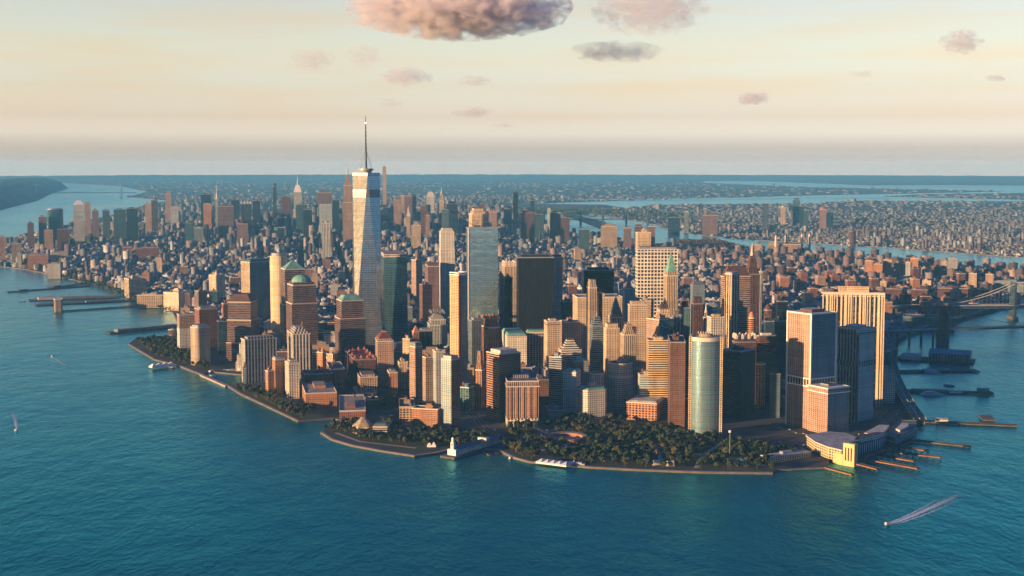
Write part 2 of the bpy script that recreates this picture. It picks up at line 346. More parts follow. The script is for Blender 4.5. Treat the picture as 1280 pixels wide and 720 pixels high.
def bld(label, xl, xc, xr, yt, Y, st='tan:grid', crown='flat', alpha=None, ratio=1.0, tiers=(), name='office_tower', roof=None, shape=None, group=None, nick=None, base=None, low=None, cat='building', z0=1.5, s2=None):
    P, a, wr, wl = solve_plan(xl, xc, xr, yt, Y, alpha, ratio)
    H = max(P.z, 8.)
    dR = Vector((math.cos(a), math.sin(a), 0)); dL = Vector((-math.sin(a), math.cos(a), 0))
    ctr = Vector((P.x, P.y, 0))+dR*wr/2+dL*wl/2
    root = empty(name, (ctr.x, ctr.y, 0), a); tag(root, label, cat, group)
    FOOT.append((ctr.x, ctr.y, math.hypot(wr, wl)/2*(tiers[-1][1] if tiers else 1)))
    LAND.append((xl, xr, yt, Y, nick))
    R = random.Random(int(xl*31+yt*7))
    roofm = MATS[roof] if roof else ROOFS[R.choice((0, 1, 1, 2, 3))]
    plan = rect(wr, wl)
    if shape:
        k, v = shape.split('=') if '=' in shape else (shape, '0.2'); v = float(v); s_ = min(wr, wl)
        plan = {'cham': lambda: chamf(wr, wl, s_*v), 'round': lambda: rnd(wr, wl, s_*v), 'cyl': lambda: [(wr/2*math.cos(2*math.pi*i/28), wl/2*math.sin(2*math.pi*i/28)) for i in range(28)]}[k]()
    fm = facade(st)
    # tiers: list of (fraction of height where the wider part ends, scale x[, scale y])
    lev = [(H, 1., 1.)]+[(H*t[0], t[1], t[2] if len(t) > 2 else t[1]) for t in tiers]
    for i, (zt, sx, sy) in enumerate(lev):
        zb = lev[i+1][0] if i+1 < len(lev) else z0
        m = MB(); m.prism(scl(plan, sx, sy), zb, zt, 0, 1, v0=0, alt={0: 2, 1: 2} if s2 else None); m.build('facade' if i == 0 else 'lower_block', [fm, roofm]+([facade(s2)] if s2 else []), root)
        pm = MB(); q = scl(plan, sx, sy); o_ = 1+.5/max(min(wr, wl), 8); n_ = len(q)
        # parapet as a thin raised ring, a little proud of the wall
        q2 = scl(q, o_); qi = scl(q, 1-1.0/max(min(wr, wl), 8))
        pm.prism(q2, zt-.8, zt+1.1, 0, 0, cap=False)
        for k in range(n_):
            a0, b0, a1, b1 = q2[k], q2[(k+1) % n_], qi[k], qi[(k+1) % n_]
            pm.face([(*a0, zt+1.1), (*b0, zt+1.1), (*b1, zt+1.1), (*a1, zt+1.1)])
            pm.face([(*b1, zt+.02), (*a1, zt+.02), (*a1, zt+1.1), (*b1, zt+1.1)])
        pm.build('parapet', [TRIM if st.split(':')[0] in ('cream', 'gold', 'white', 'tan', 'orange', 'red', 'pink', 'lgrey', 'plum') else METAL], root)
    if base:   # pale stone base
        m = MB(); m.prism(scl(plan, 1.012*lev[-1][1]), z0, base[0], 0, 1, v0=0); m.build('stone_base', [facade(base[1]), roofm], root)
    # crowns
    z, cs = H, 1.0
    for c in crown.split(';'):
        q = c.split(':'); k = q[0]
        if k == 'flat': roof_kit(root, wr*cs*.92, wl*cs*.92, z, R, roofm, st)
        elif k == 'mech':
            m = MB(); h = float(q[1]); m.prism(scl(plan, float(q[2]) if len(q) > 2 else .7), z, z+h, 0, 1, v0=0); m.build('penthouse', [facade(q[3].replace('/', ':')) if len(q) > 3 else METAL, roofm], root)
        elif k == 'pyr' or k == 'hip':
            h = float(q[1]); t = .04 if k == 'pyr' else float(q[3]); m = MB(); m.frustum(scl(plan, cs), scl(plan, cs*t), z, z+h, 0, 0, v0=0); m.build('roof', [MATS[q[2]]], root); z += h; cs *= t
        elif k == 'step':   # step:n:totalh:scale_each
            n = int(q[1]); h = float(q[2])/n; s_ = float(q[3])
            for i in range(n):
                cs *= s_; m = MB(); m.prism(scl(plan, cs), z, z+h, 0, 1, v0=0); m.build('setback', [fm, roofm], root); z += h
        elif k == 'dome':
            m = MB(); r = min(wr, wl)*cs/2*float(q[3]) if len(q) > 3 else min(wr, wl)*cs/2; m.dome(0, 0, r, r, z, float(q[1])); m.build('dome', [MATS[q[2]]], root, True); z += float(q[1])*.97
        elif k == 'spire':
            m = MB(); h = float(q[1]); r = float(q[2]); m.cyl(0, 0, r, r*.55, z, z+h*.3, 8); m.cyl(0, 0, r*.55, .15, z+h*.3, z+h, 8); m.build('spire', [MATS[q[3]] if len(q) > 3 else METAL], root); z += h
        elif k == 'mast':
            m = MB(); m.cyl(0, 0, .7, .2, z, z+float(q[1]), 6); m.build('mast', [METAL], root)
        elif k == 'crenel':
            h = float(q[1]); nx = 4
            for i in range(nx):
                for j in range(nx):
                    if 0 < i < nx-1 and 0 < j < nx-1: continue
                    x, y = (i/(nx-1)-.5)*wr*.86, (j/(nx-1)-.5)*wl*.86; m = MB(); s_ = min(wr, wl)*.09; m.box(x-s_, x+s_, y-s_, y+s_, z, z+h); m.cyl(x, y, s_*.9, .1, z+h, z+h+s_*1.5, 4); m.build('pinnacle', [MATS[q[2]]], root)
        elif k == 'ledge':
            m = MB(); m.prism(scl(plan, 1.05), z-float(q[1]), z-float(q[1])+1.6); m.build('cornice', [MATS[q[2]]], root)
        elif k == 'tank': water_tank(root, wr*.2, -wl*.1, z, 3, 5.5)
        elif k == 'ball': m = MB(); m.dome(0, 0, 7, 7, z+6, 7, full=math.pi/2); m.cyl(0, 0, 2, 7, z-1, z+6, 12); m.build('globe', [MATS[q[1]]], root, True)
    return root, wr, wl, H

A1 = 9   # angle of the west-side street grid seen from here
T = []
def h(*a, **k): T.append((a, k))
# --- Battery Park City and the west side, left to right
h('tan stone tower with a brown hipped roof, above the tall white slab with vertical ribs', 284.5, 313, 322, 378, 3020, 'plum:band', 'hip:17:brownroof:.62', alpha=A1, tiers=[(.70, 1.12, 1.05), (.32, 1.3, 1.1)], nick='brown hip-roofed tower')
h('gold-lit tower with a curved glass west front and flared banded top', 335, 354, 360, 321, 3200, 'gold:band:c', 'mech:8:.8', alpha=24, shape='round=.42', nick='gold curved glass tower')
h('slab of dark grey ribs with a green roof edge and one sunlit narrow side', 301, 312, 337, 328, 3700, 'cream:rib', 'mech:7:.9:teal/rib', ratio=.6, roof='dark', nick='green-edged grey slab', s2='bluegrey:rib')  # cream narrow side and blue-grey front: sunlight and shade put into the colours
h('banded brown tower with a green copper pyramid roof', 351, 356, 381, 337, 3070, 'plum:band', 'pyr:20:copper', alpha=A1, tiers=[(.6, 1.12)], nick='green pyramid tower')
h('banded brown tower topped by a shallow green copper dome', 359, 366, 395, 357, 2920, 'plum:band', 'step:2:6:.93;dome:15:copper', alpha=A1, tiers=[(.78, 1.12, 1.06)], nick='domed tower')
h('banded stone tower with a truncated green pyramid roof below the tallest glass tower', 420.5, 427, 454, 376.5, 2830, 'plum:band', 'hip:11:copper:.6', alpha=A1, tiers=[(.76, 1.16, 1.08)], nick='mastaba-roofed tower')
h('tall white apartment slab with vertical concrete ribs beside the yacht basin', 301, 306, 346, 425, 2700, 'white:ribw', 'step:1:5:.8;tank', alpha=A1, ratio=.4, name='apartment_tower', nick='white ribbed slab')
h('white ribbed apartment tower with stepped top in front of the domed tower', 359, 366, 388, 418, 2720, 'white:ribw', 'step:3:12:.8;tank', alpha=18, name='apartment_tower', nick='white stepped apartment tower')
h('glowing orange brick apartment tower with a dark flat roof near the esplanade', 340, 344, 357, 450, 2560, 'orange:grid', 'mech:5:.9', name='apartment_tower', ratio=1.2, nick='orange brick tower')
h('low orange brick wing on the river side of the orange apartment tower', 331.5, 335, 343, 464, 2540, 'orange:grid', 'flat', name='apartment_block')
h('white and grey striped apartment tower joined to an orange brick corner', 356, 361, 374, 455, 2520, 'white:balc', 'step:2:6:.8', alpha=20, name='apartment_tower')
h('u-shaped cream and orange apartment block with white roof terraces by the cove', 375, 382, 421, 492, 2430, 'orange:grid', 'flat', alpha=12, ratio=.7, name='apartment_block', base=None, roof='buff', nick='cream cove-side block')
h('dark red brick block with arched windows, just behind the cream cove-side block', 377, 381, 416, 468, 2560, 'maroon:grid', 'flat', alpha=10, name='apartment_block')
h('small cream gabled building under the mastaba-roofed tower, left of a matching pair', 396, 403, 409, 441, 2720, 'orange:grid', 'flat', name='apartment_block')
h('small cream building under the mastaba-roofed tower, right of a matching pair', 408, 416, 421, 443, 2700, 'orange:grid', 'flat', name='apartment_block')
h('brick and cream apartment tower with a red stepped crown and a bright roof lamp', 469, 472, 492, 427, 2640, 'pink:grid', 'step:1:5:.86;hip:10:maroon:.4;step:1:3:.8', alpha=10, name='apartment_tower', nick='red-crowned apartment tower')
h('wide dark red brick block left of the red-crowned apartment tower', 431, 443, 470, 450, 2640, 'maroon:grid', 'crenel:3:brick', alpha=14, name='apartment_block', roof='maroon')
h('slim cream tower lit on its whole west side, left of a pointed orange top', 503, 512, 516, 424, 2790, 'cream:grid', 'flat', name='apartment_tower', ratio=1.2)
h('narrow orange tower ending in a small bright pyramid point', 515, 517, 524, 415, 2800, 'orange:grid', 'pyr:13:orange', name='apartment_tower')
h('black glass block beside the narrow orange pointed tower', 523, 526, 540, 414, 2880, 'black:rib:k', 'mech:4:.8', alpha=12)
h('pale green-grey gothic tower with buttressed stepped top', 536, 539, 557, 400, 3000, 'lgrey:rib', 'step:3:13:.8;crenel:3:grey', alpha=A1, tiers=[(.88, 1.2)], nick='grey gothic tower')
h('cream apartment tower with even small windows between the red-crowned and pink towers', 496.5, 499, 510, 453, 2630, 'cream:dots', 'flat', alpha=12, name='apartment_tower', nick='small cream apartment tower')
h('pinkish brick apartment tower with a grey cap and a sunlit flank', 511.5, 519, 528, 434, 2480, 'pink:grid', 'mech:8:.9:grey/fine', name='apartment_tower', ratio=1.1, nick='pink grey-capped tower')
h('pinkish brick apartment tower between the grey-capped one and the dark brick one', 528, 532, 542, 447, 2440, 'pink:grid', 'flat', name='apartment_tower')
h('pale glazed apartment tower wedged behind the dark brick waterfront tower', 541, 545, 554, 440, 2420, 'lgrey:balc:t', 'flat', name='apartment_tower', alpha=14)
h('dark brick waterfront tower with a teal glazed flank and flat top', 551.5, 564, 575, 450, 2235, 'lgrey:balc:t', 'mech:6:.8', name='hotel_tower', ratio=1.0, nick='dark brick waterfront tower', s2='brown:grid')
h('low orange wing curving forward from the dark brick waterfront tower', 514.5, 547, 553, 512, 2240, 'orange:fine', 'flat', name='hotel_wing', ratio=1.8, roof='tar', nick='curved orange wing')
h('low cream and brown side wing with a dark roof left of the curved orange wing', 499, 499, 518, 509, 2290, 'tan:big', 'flat', name='hotel_wing', ratio=3.2, roof='tar')
h('long low red brick housing row with white roof clutter behind the stepped museum', 424, 424, 457, 514, 2270, 'red:grid', 'flat', ratio=3.6, name='apartment_block', roof='buff', nick='red brick row')
h('low grey and brick block north of the long red brick housing row', 441, 446, 470, 492, 2500, 'tan:grid', 'flat', alpha=12, name='apartment_block', roof='grey')
h('red brick apartment block with white roof sheds, joined to the long red row', 456, 457, 473, 500, 2440, 'red:grid', 'flat', name='apartment_block', ratio=1.4)
h('beige rounded-corner tower standing alone above the riverside park', 236, 246, 264, 410, 2940, 'tan:grid:t', 'mech:5:.8', shape='round=.25', ratio=.9, nick='beige rounded riverside tower')
h('twin-toned brick tower with pale base behind the beige riverside tower', 221, 224, 243, 394, 3150, 'pink:grid', 'flat', alpha=A1, base=(58, 'white:grid'), name='apartment_tower')
h('red brick slab with sunlit stripes right behind the beige riverside tower', 243, 249, 272, 387, 3230, 'red:grid', 'mech:5:.8', alpha=12, name='apartment_tower', nick='red brick riverside slab')
h('dark shaded block filling the gap before the brown hip-roofed tower', 271, 273, 286, 402, 3130, 'navy:glass', 'flat', alpha=A1)
h('small bright red brick tower above the gap before the brown hip-roofed tower', 277, 279, 287, 380, 3350, 'red:grid', 'flat', name='apartment_tower')
h('cream tower block with one dark side, lone among low blocks left of the green-edged slab', 261, 270, 281, 344, 4150, 'cream:dots', 'flat', ratio=.7, name='apartment_tower')
h('tall brick and dark glass wedge tower behind the riverside slabs', 243, 248, 259, 364, 3700, 'brown:grid:b', 'flat', name='apartment_tower')
h('white-walled school block with a dark sloping glass flank near the north piers', 204, 223, 241, 366, 4060, 'cream:dots', 'flat', ratio=.8, name='school_building', roof='grey')
h('long low cream warehouse facing the north piers', 171, 203, 206, 369, 4150, 'tan:big', 'flat', name='warehouse', ratio=3, roof='pale')
h('cream and teal apartment tower above the river drive, left of the low warehouse', 155, 161, 183, 349, 4450, 'cream:band', 'flat', name='apartment_tower')
h('plum brick courtyard block under the mastaba-roofed tower, behind the dark arched red block', 408, 413, 431, 462, 2600, 'plum:grid', 'flat', alpha=12, name='apartment_block')
h('tan stepped apartment block between the wide dark red block and the red brick row', 446, 450, 472, 472, 2540, 'tan:balc', 'step:1:5:.75', alpha=12, name='apartment_block')
h('slim orange brick apartment tower left of the small cream apartment tower', 484, 487, 497, 466, 2560, 'orange:dots', 'mech:4:.6', alpha=12, name='apartment_tower')
# --- World Trade Center group
h('tall teal glass box right of the tallest tower', 474.5, 480, 509, 322, 3180, 'teal:glass:t', 'mech:7:.97:white/band', alpha=A1, nick='teal glass box')
h('slim dark tower of cream and red vertical ribs under an open white-rimmed roof', 562, 573.5, 584, 344, 2565, 'gold:balc:d', 'ledge:1:white', ratio=1.1, nick='slim ribbed tower with open white rim', roof='dark', s2='teal:ribw:t')
h('tall mirror-glass slab reflecting the pale sky below the construction crane', 583, 585, 622.5, 285, 2947, 'teal:glass:s', 'ledge:1:metal', alpha=A1, nick='mirror-glass slab')
h('twin-block cream stone tower rising behind the mirror-glass slab', 586, 590, 608, 268, 3290, 'cream:grid', 'step:2:14:.8', alpha=A1, nick='cream tower behind the mirror slab')
h('brownish stacked-balcony tower of alternating slabs, left of the mirror-glass slab', 549, 551, 568, 290, 3880, 'white:balc:b', 'step:2:10:.85', alpha=A1, name='apartment_tower', nick='balcony-stacked tower', tiers=[(.8, 1.04)])
h('plum brick windowless telephone block left of the balcony-stacked tower', 531, 535, 549, 333, 3780, 'plum:grid', 'mech:6:.9:brown/band', alpha=A1, nick='plum brick block')
h('brown brick art deco block in front of the plum brick block', 524, 528, 540, 356, 3560, 'brown:grid', 'flat', ratio=.8)
h('cream-sided pink block right above the teal glass box', 514, 520, 528, 325, 4300, 'pink:grid', 'flat')
h('ribbed blue-grey tower with one lit flank under the mirror-glass slab', 585, 590, 604.5, 401, 2700, 'bluegrey:rib', 'mech:5:.6;tank', ratio=.9, nick='ribbed blue-grey tower')
h('red brick art deco tower with a notched bright crown', 602, 611, 625, 410, 2600, 'red:rib', 'step:2:16:.85;crenel:4:orange', alpha=22, nick='red deco tower')
h('slender orange stepped tower left of the banded orange and black one', 594, 602, 606, 463, 2420, 'orange:rib', 'step:4:34:.84', ratio=1, nick='slender orange stepped tower')
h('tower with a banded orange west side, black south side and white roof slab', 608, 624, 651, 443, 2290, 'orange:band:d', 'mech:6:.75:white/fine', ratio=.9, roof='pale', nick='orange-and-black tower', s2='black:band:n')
h('brick block with twin dark bays, stone base and arcaded top by the park edge', 627, 634, 673.5, 477, 2250, 'pink:rib', 'ledge:9:trim;step:1:5:.5;dome:5:white:.5', alpha=4, base=(16, 'white:big'), name='office_block', nick='arcaded brick block')
h('pale grid-front block with a green mansard roof', 627.5, 634, 658.5, 421, 2690, 'white:grid', 'hip:6:copper:.86', alpha=6, name='office_block', nick='green mansard block')
h('pink stone block with a green roof next to the green mansard block', 657.5, 659, 682, 416, 2710, 'pink:big', 'hip:5:copper:.88', alpha=5, name='office_block')
h('huge jet-black flat-topped tower with a pale roof rim', 645.5, 648, 692, 322, 2922, 'black:rib:k', 'ledge:1:metal;mech:5:.8:black/fine', alpha=5, nick='big black tower')
h('ivory tower with gothic pinnacles, left of the big black tower', 627.5, 631, 645.5, 333, 3150, 'cream:rib', 'crenel:9:trim', alpha=8, nick='ivory pinnacled tower')
h('narrow black glass tower directly left of the big black tower', 629.5, 630.5, 640.5, 347, 3000, 'black:glass:k', 'flat', alpha=5)
h('grey striped slim slab between the mirror-glass slab and the narrow black tower', 623.5, 625, 630, 345, 2980, 'bluegrey:rib', 'flat', alpha=5, ratio=1.4)
h('brown and pink tower behind the right edge of the big black tower', 682, 690, 703.5, 322, 3230, 'pink:grid', 'mech:6:.8:maroon/fine', ratio=.8, nick='pink tower behind the black one')
h('tall gothic tower top with a green peaked roof showing over the big black tower', 656, 659, 673, 322, 3319, 'lgrey:rib', 'hip:8:copper:.6;pyr:14:copper', alpha=9, nick='green gothic peak')
h('low teal glass block right of the big black tower', 700, 702, 716, 377, 3060, 'teal:glass:b', 'flat', alpha=5)
h('square black bank tower rising behind the broad cream double block', 727.5, 730, 767.5, 338, 3040, 'black:glass:k', 'ledge:1:metal;mech:5:.7:black/fine', alpha=4, nick='square black tower')
h('broad cream stone double block with pale cornices', 716, 722, 778, 372, 2835, 'cream:grid', 'mech:6:.3:cream/fine', alpha=6, ratio=.7, name='office_block', nick='broad cream double block')
h('slender cream limestone tower with a sheer stepped top', 733, 737, 746.5, 360, 2694, 'cream:rib', 'step:3:16:.88', alpha=12, nick='slender limestone tower')
h('dark red brick shaft squeezed right of the slender limestone tower', 746, 748, 753, 366, 2740, 'maroon:rib', 'flat', alpha=5)
h('grey stone tower under a steep stepped pyramid with a point', 760, 764, 779.5, 397, 2758, 'lgrey:rib', 'step:2:8:.88;pyr:33:slate', alpha=6, nick='steep grey pyramid')
h('cream tower with a deep dark cornice band left of pink stone blocks', 680, 684, 700.5, 402, 2560, 'cream:grid', 'ledge:7:brownroof;step:1:5:.5', alpha=12, base=None, nick='dark-corniced cream tower')
h('pink stone block with white cornices right of the dark-corniced cream tower', 700, 706, 726, 403, 2585, 'pink:grid', 'flat', alpha=14, name='office_block')
h('white ziggurat-topped block in shade below the pink corniced blocks', 698, 702, 727, 438, 2460, 'white:band', 'step:4:19:.78', alpha=10, name='office_block', nick='white ziggurat block')
h('grey-blue banded tower with a cupola, in shade at the centre', 737.5, 741, 754.5, 408, 2500, 'bluegrey:band', 'step:3:17:.8;spire:8:3', alpha=10, nick='grey-blue cupola tower')
h('buff tower with small shoulders between the cupola tower and the pyramid-crowned one', 754, 758, 774.5, 411, 2560, 'cream:dots', 'step:1:9:.8', alpha=10)
h('pale tower crowned by a small stepped pyramid and lantern', 775, 780, 795, 419, 2450, 'cream:rib', 'step:4:18:.82;spire:7:3', alpha=10, nick='pyramid-crowned pale tower')
h('wide curved grey stone base block below the pyramid-crowned pale tower', 754, 772, 796, 456, 2405, 'lgrey:grid', 'flat', ratio=1, shape='round=.4', name='office_block', tiers=[(.72, 1.04)], nick='curved grey stone block')
h('massive white grid tower with even window rows', 794.5, 797, 848, 312, 2883, 'white:wide', 'mech:5:.9', alpha=3, nick='white grid tower')
h('pale wrinkled apartment tower peeping over the left of the white grid tower', 794.5, 797, 814, 291, 3308, 'cream:grid', 'flat', alpha=5, name='apartment_tower')
h('cream skyscraper with a green pyramid crown and needle spire', 829, 834, 848, 345, 2740, 'cream:rib', 'step:2:8:.9;hip:34:copper:.12;spire:17:1.5', alpha=8, nick='green-spired cream tower')
h('civic tower with a lantern and gilded figure above grey-green wings', 778, 781, 794, 361, 3594, 'lgrey:grid', 'step:2:10:.66;step:3:26:.72;spire:20:3:gold', alpha=8, nick='lantern-topped civic tower')
h('orange-cream tower with an arched top left of the dark-capped one', 785, 787, 809, 381, 2650, 'cream:grid', 'step:1:7:.8', alpha=8)
h('cream block peering over the right shoulder of the arched orange-cream tower', 800, 803, 814, 376, 2720, 'cream:fine', 'flat', alpha=8)
h('buff stepped tower under a dark square water cap', 818, 822, 840.5, 397, 2600, 'cream:dots', 'step:2:16:.82;mech:8:.42:maroon/fine', alpha=8, nick='dark-capped buff tower')
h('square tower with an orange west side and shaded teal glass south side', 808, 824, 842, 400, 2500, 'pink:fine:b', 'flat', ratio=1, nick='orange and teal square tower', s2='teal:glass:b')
h('grey ribbed block right of the orange and teal square tower', 840, 842, 852.5, 395, 2560, 'bluegrey:ribw', 'flat', alpha=8)
h('glowing orange tower with white horizontal bands next to the dark red one', 808, 811, 836.5, 426, 2350, 'gold:band', 'flat', alpha=-6, nick='orange banded tower')
h('stepped white and teal banded annex left of the orange banded tower', 797.5, 800, 816, 469, 2350, 'white:band:t', 'flat', alpha=-6, name='office_block')
h('plain dark red granite tower left of the curved mirror tower', 835, 838, 857, 428, 2235, 'brown:fine:d', 'flat', alpha=-4, nick='dark red granite tower', ratio=.9)
h('orange stone block with deep eaves beside the park trees', 783, 821, 835.5, 505, 2295, 'orange:big', 'hip:3:pale:.85', ratio=.6, name='customs_house', nick='orange park-side block')
h('white corner block with chamfered cornice facing the park', 719, 731, 760, 489, 2290, 'white:grid', 'hip:4:copper:.9;mech:6:.3:cream/fine', ratio=.9, name='office_block', shape='cham=.15', nick='white park-side block')
h('long pale block with a green cornice left of the white park-side block', 703.5, 720, 726, 466, 2350, 'white:grid:t', 'hip:4:copper:.8', ratio=.8, name='office_block')
h('grey block with a round green copper roof behind the white park-side block', 712.5, 716, 736, 452, 2440, 'grey:grid', 'dome:7:copper:.9', alpha=10, name='office_block')
h('rounded grey block with a dark vaulted roof right of the green copper roof', 735, 738, 756, 468, 2390, 'lgrey:grid', 'dome:6:slate:.9', alpha=10, name='office_block', shape='round=.4')
h('grey banded slab in full shade below the dark-corniced cream tower', 686, 702, 711, 447, 2420, 'grey:band', 'flat', ratio=.8, nick='shaded grey banded slab')
h('low windowless pale block between the arcaded brick block and the park', 683, 686, 705, 513, 2330, 'lgrey:fine', 'flat', alpha=4, name='low_block')
h('low teal-roofed shed block left of the slender orange stepped tower', 573, 586, 594, 485, 2400, 'teal:big', 'flat', name='low_block', roof='silver')
# --- East side
h('cream stone skyscraper with clipped corners and terraces', 905, 914, 925.5, 343, 2636, 'cream:ribw', 'mech:4:.9', ratio=.9, shape='cham=.12', nick='clipped-corner cream tower')
h('red and grey striped tower under a big dark hipped roof', 901, 905, 938, 346, 2747, 'pink:band', 'hip:20:brownroof:.62', alpha=12, nick='dark hip-roofed striped tower')
h('dark brick skyscraper with a pale stepped gothic crown and glass spire', 929.5, 935, 950, 343, 2823, 'brown:rib', 'step:3:38:.78;spire:26:4:trim', alpha=12, nick='gothic-crowned dark tower')
h('thin pale slab right behind the gothic-crowned dark tower', 949, 950.5, 954, 340, 2900, 'lgrey:rib', 'flat', alpha=5, ratio=1.5)
h('black and white checkered block with a bright yellow roof edge', 883.5, 889, 906, 397, 2520, 'white:balc:k', 'mech:5:.5:gold/fine', alpha=12, roof='yellow', nick='yellow-roofed checkered block')
h('deep red stepped tower left of the yellow-roofed block', 864, 867, 879, 380, 2700, 'maroon:rib', 'step:1:13:.8', alpha=5, nick='deep red stepped tower')
h('blue-grey mansard-topped tower behind the deep red stepped tower', 863, 866, 881, 357, 3050, 'bluegrey:fine:b', 'hip:9:slate:.7', alpha=5)
h('teal tower with a dark ball-shaped top', 849, 852, 862, 385, 2750, 'teal:fine:b', 'ball:maroon', alpha=5)
h('small white church-like tower with a needle spire left of the yellow roof', 878.5, 880, 886.5, 397, 2580, 'lgrey:rib', 'step:1:9:.55;spire:20:3:trim', alpha=5)
h('small tower with a round-headed orange top behind red roofs', 935, 937, 944.5, 398, 2520, 'orange:band', 'dome:12:orange', alpha=5, shape='round=.4')
h('dark round-topped tower right of the round-headed orange one', 954, 957, 967, 388, 2600, 'brown:rib', 'dome:11:brownroof', alpha=5, shape='round=.3')
h('block with a rust-red crenellated crown behind the dark stepped street wall', 915, 919, 946, 428, 2420, 'maroon:rib', 'step:1:6:.9;crenel:7:trim', alpha=6, name='office_block', nick='rust-crowned block')
h('dark rounded-corner tower with a pale roof ring right of the rust-crowned block', 944, 947, 971, 420, 2480, 'brown:band:k', 'mech:5:.6:white/fine', alpha=6, shape='round=.3')
h('dark tower with fine red lit stripes between the mirror tower and the gap', 901.5, 926, 944.5, 440, 2330, 'maroon:band:d', 'flat', ratio=.9, nick='dark red-striped tower', s2='dark:fine:d')
h('dark navy high-rise right of the dark round-topped tower', 968, 972, 985, 377, 2680, 'navy:glass:n', 'flat', alpha=5)
h('slim bluish glass tower in the gap left of the orange-lit window-grid tower', 962.5, 965, 975.5, 468, 2330, 'bluegrey:fine:b', 'flat', alpha=6)
h('small orange and brown stepped building deep in the dark gap', 944, 952, 957, 456, 2420, 'orange:big', 'step:1:5:.7', name='office_block')
h('dark glass office block behind the dark round-topped tower', 954, 957, 984, 402, 2560, 'navy:band:n', 'flat', alpha=5)
h('tower with a sunlit orange window-grid side and shaded side coloured dark blue, white corners', 985, 1014.5, 1045.5, 393, 2225, 'pink:dots', 'ledge:1:white;mech:6:.5:brown/fine;tank', ratio=1.0, nick='orange window-grid tower', roof='silver', s2='bluegrey:grid:n')  # shade of the south side put into its blue-grey colour
h('shorter annex with a white-edged roof attached to the orange window-grid tower', 1010, 1035, 1062, 486, 2180, 'pink:dots', 'ledge:1:white;ledge:9:white;mech:4:.4:grey/fine', ratio=1.0, name='office_block', nick='white-edged annex', s2='bluegrey:grid:n')  # blue-grey south side colours in the shade, like the tower's
h('broad dark tower with gold vertical piers and white penthouses', 1028.5, 1029, 1105.5, 366, 2450, 'gold:ribw:d', 'ledge:6:trim;mech:12:.5:cream/fine', alpha=-8, nick='gold-piered tower', ratio=.45)
h('silver ribbed tower with a clean pale top in front of the gold-piered tower', 1045.5, 1071.5, 1094, 412, 2290, 'lgrey:ribw', 'ledge:8:dark;mech:5:.5:white/fine', ratio=.9, nick='silver ribbed tower', roof='pale', s2='lgrey:fine:t')
# ---------------------------------------------------------------- water and land
def water_mat():
    m, nt, b = nmat('water')
    co = N(nt, 'ShaderNodeTexCoord')
    def noise(scale, detail, sx, sy, rot=0):
        mp = N(nt, 'ShaderNodeMapping'); mp.inputs['Scale'].default_value = (sx, sy, 1); mp.inputs['Rotation'].default_value = (0, 0, rad(rot))
        nt.links.new(co.outputs['Object'], mp.inputs[0]); n = N(nt, 'ShaderNodeTexNoise'); n.inputs['Scale'].default_value = scale; n.inputs['Detail'].default_value = detail; n.inputs['Roughness'].default_value = .62
        nt.links.new(mp.outputs[0], n.inputs['Vector']); return n.outputs[0]
    def M(op, a, b_):
        n = N(nt, 'ShaderNodeMath', operation=op)
        for i, x in enumerate((a, b_)):
            if isinstance(x, (int, float)): n.inputs[i].default_value = x
            else: nt.links.new(x, n.inputs[i])
        return n.outputs[0]
    h1 = noise(.14, 6, 1, .45, 24); h2 = noise(.028, 4, 1, .5, -14); h3 = noise(.006, 3, 1, .6, 8)
    hh = M('ADD', M('ADD', M('MULTIPLY', h1, 1.5), M('MULTIPLY', h2, 3.5)), M('MULTIPLY', h3, 5.))
    bp = N(nt, 'ShaderNodeBump'); bp.inputs['Strength'].default_value = 1; bp.inputs['Distance'].default_value = WAVE
    nt.links.new(hh, bp.inputs['Height']); pass
    # currents and wind patches: roughness and tone differ slowly over the harbour
    p = noise(.0016, 4, 1, .35, 60); q = noise(.004, 5, .5, 1.6, -25)
    r = N(nt, 'ShaderNodeMapRange'); r.inputs[1].default_value = .35; r.inputs[2].default_value = .65; r.inputs[3].default_value = .12; r.inputs[4].default_value = .26
    nt.links.new(M('MULTIPLY', M('ADD', p, q), .5), r.inputs[0]); pass
    cr = N(nt, 'ShaderNodeMix', data_type='RGBA'); cr.inputs[6].default_value = WCOL[0]; cr.inputs[7].default_value = WCOL[1]
    r2 = N(nt, 'ShaderNodeMapRange'); r2.inputs[1].default_value = .3; r2.inputs[2].default_value = .7; nt.links.new(q, r2.inputs[0]); nt.links.new(r2.outputs[0], cr.inputs[0])
    out = nt.nodes['Material Output']; nt.nodes.remove(b)
    df = N(nt, 'ShaderNodeBsdfDiffuse'); nt.links.new(cr.outputs[2], df.inputs['Color'])
    gl = N(nt, 'ShaderNodeBsdfGlossy'); gl.inputs['Color'].default_value = WTINT; nt.links.new(r.outputs[0], gl.inputs['Roughness']); nt.links.new(bp.outputs[0], gl.inputs['Normal'])
    fr = N(nt, 'ShaderNodeFresnel'); fr.inputs['IOR'].default_value = 1.42; nt.links.new(bp.outputs[0], fr.inputs['Normal'])
    fr2 = N(nt, 'ShaderNodeFresnel'); fr2.inputs['IOR'].default_value = 1.42; mr = N(nt, 'ShaderNodeMapRange'); mr.inputs[1].default_value = .24; mr.inputs[2].default_value = .62; nt.links.new(fr2.outputs[0], mr.inputs[0])
    tn = N(nt, 'ShaderNodeMix', data_type='RGBA'); nt.links.new(mr.outputs[0], tn.inputs[0]); tn.inputs[6].default_value = WTINT; tn.inputs[7].default_value = (.78, 1, .96, 1); nt.links.new(tn.outputs[2], gl.inputs['Color'])
    ms = N(nt, 'ShaderNodeMixShader'); nt.links.new(fr.outputs[0], ms.inputs[0]); nt.links.new(df.outputs[0], ms.inputs[1]); nt.links.new(gl.outputs[0], ms.inputs[2]); nt.links.new(ms.outputs[0], out.inputs['Surface'])
    return m
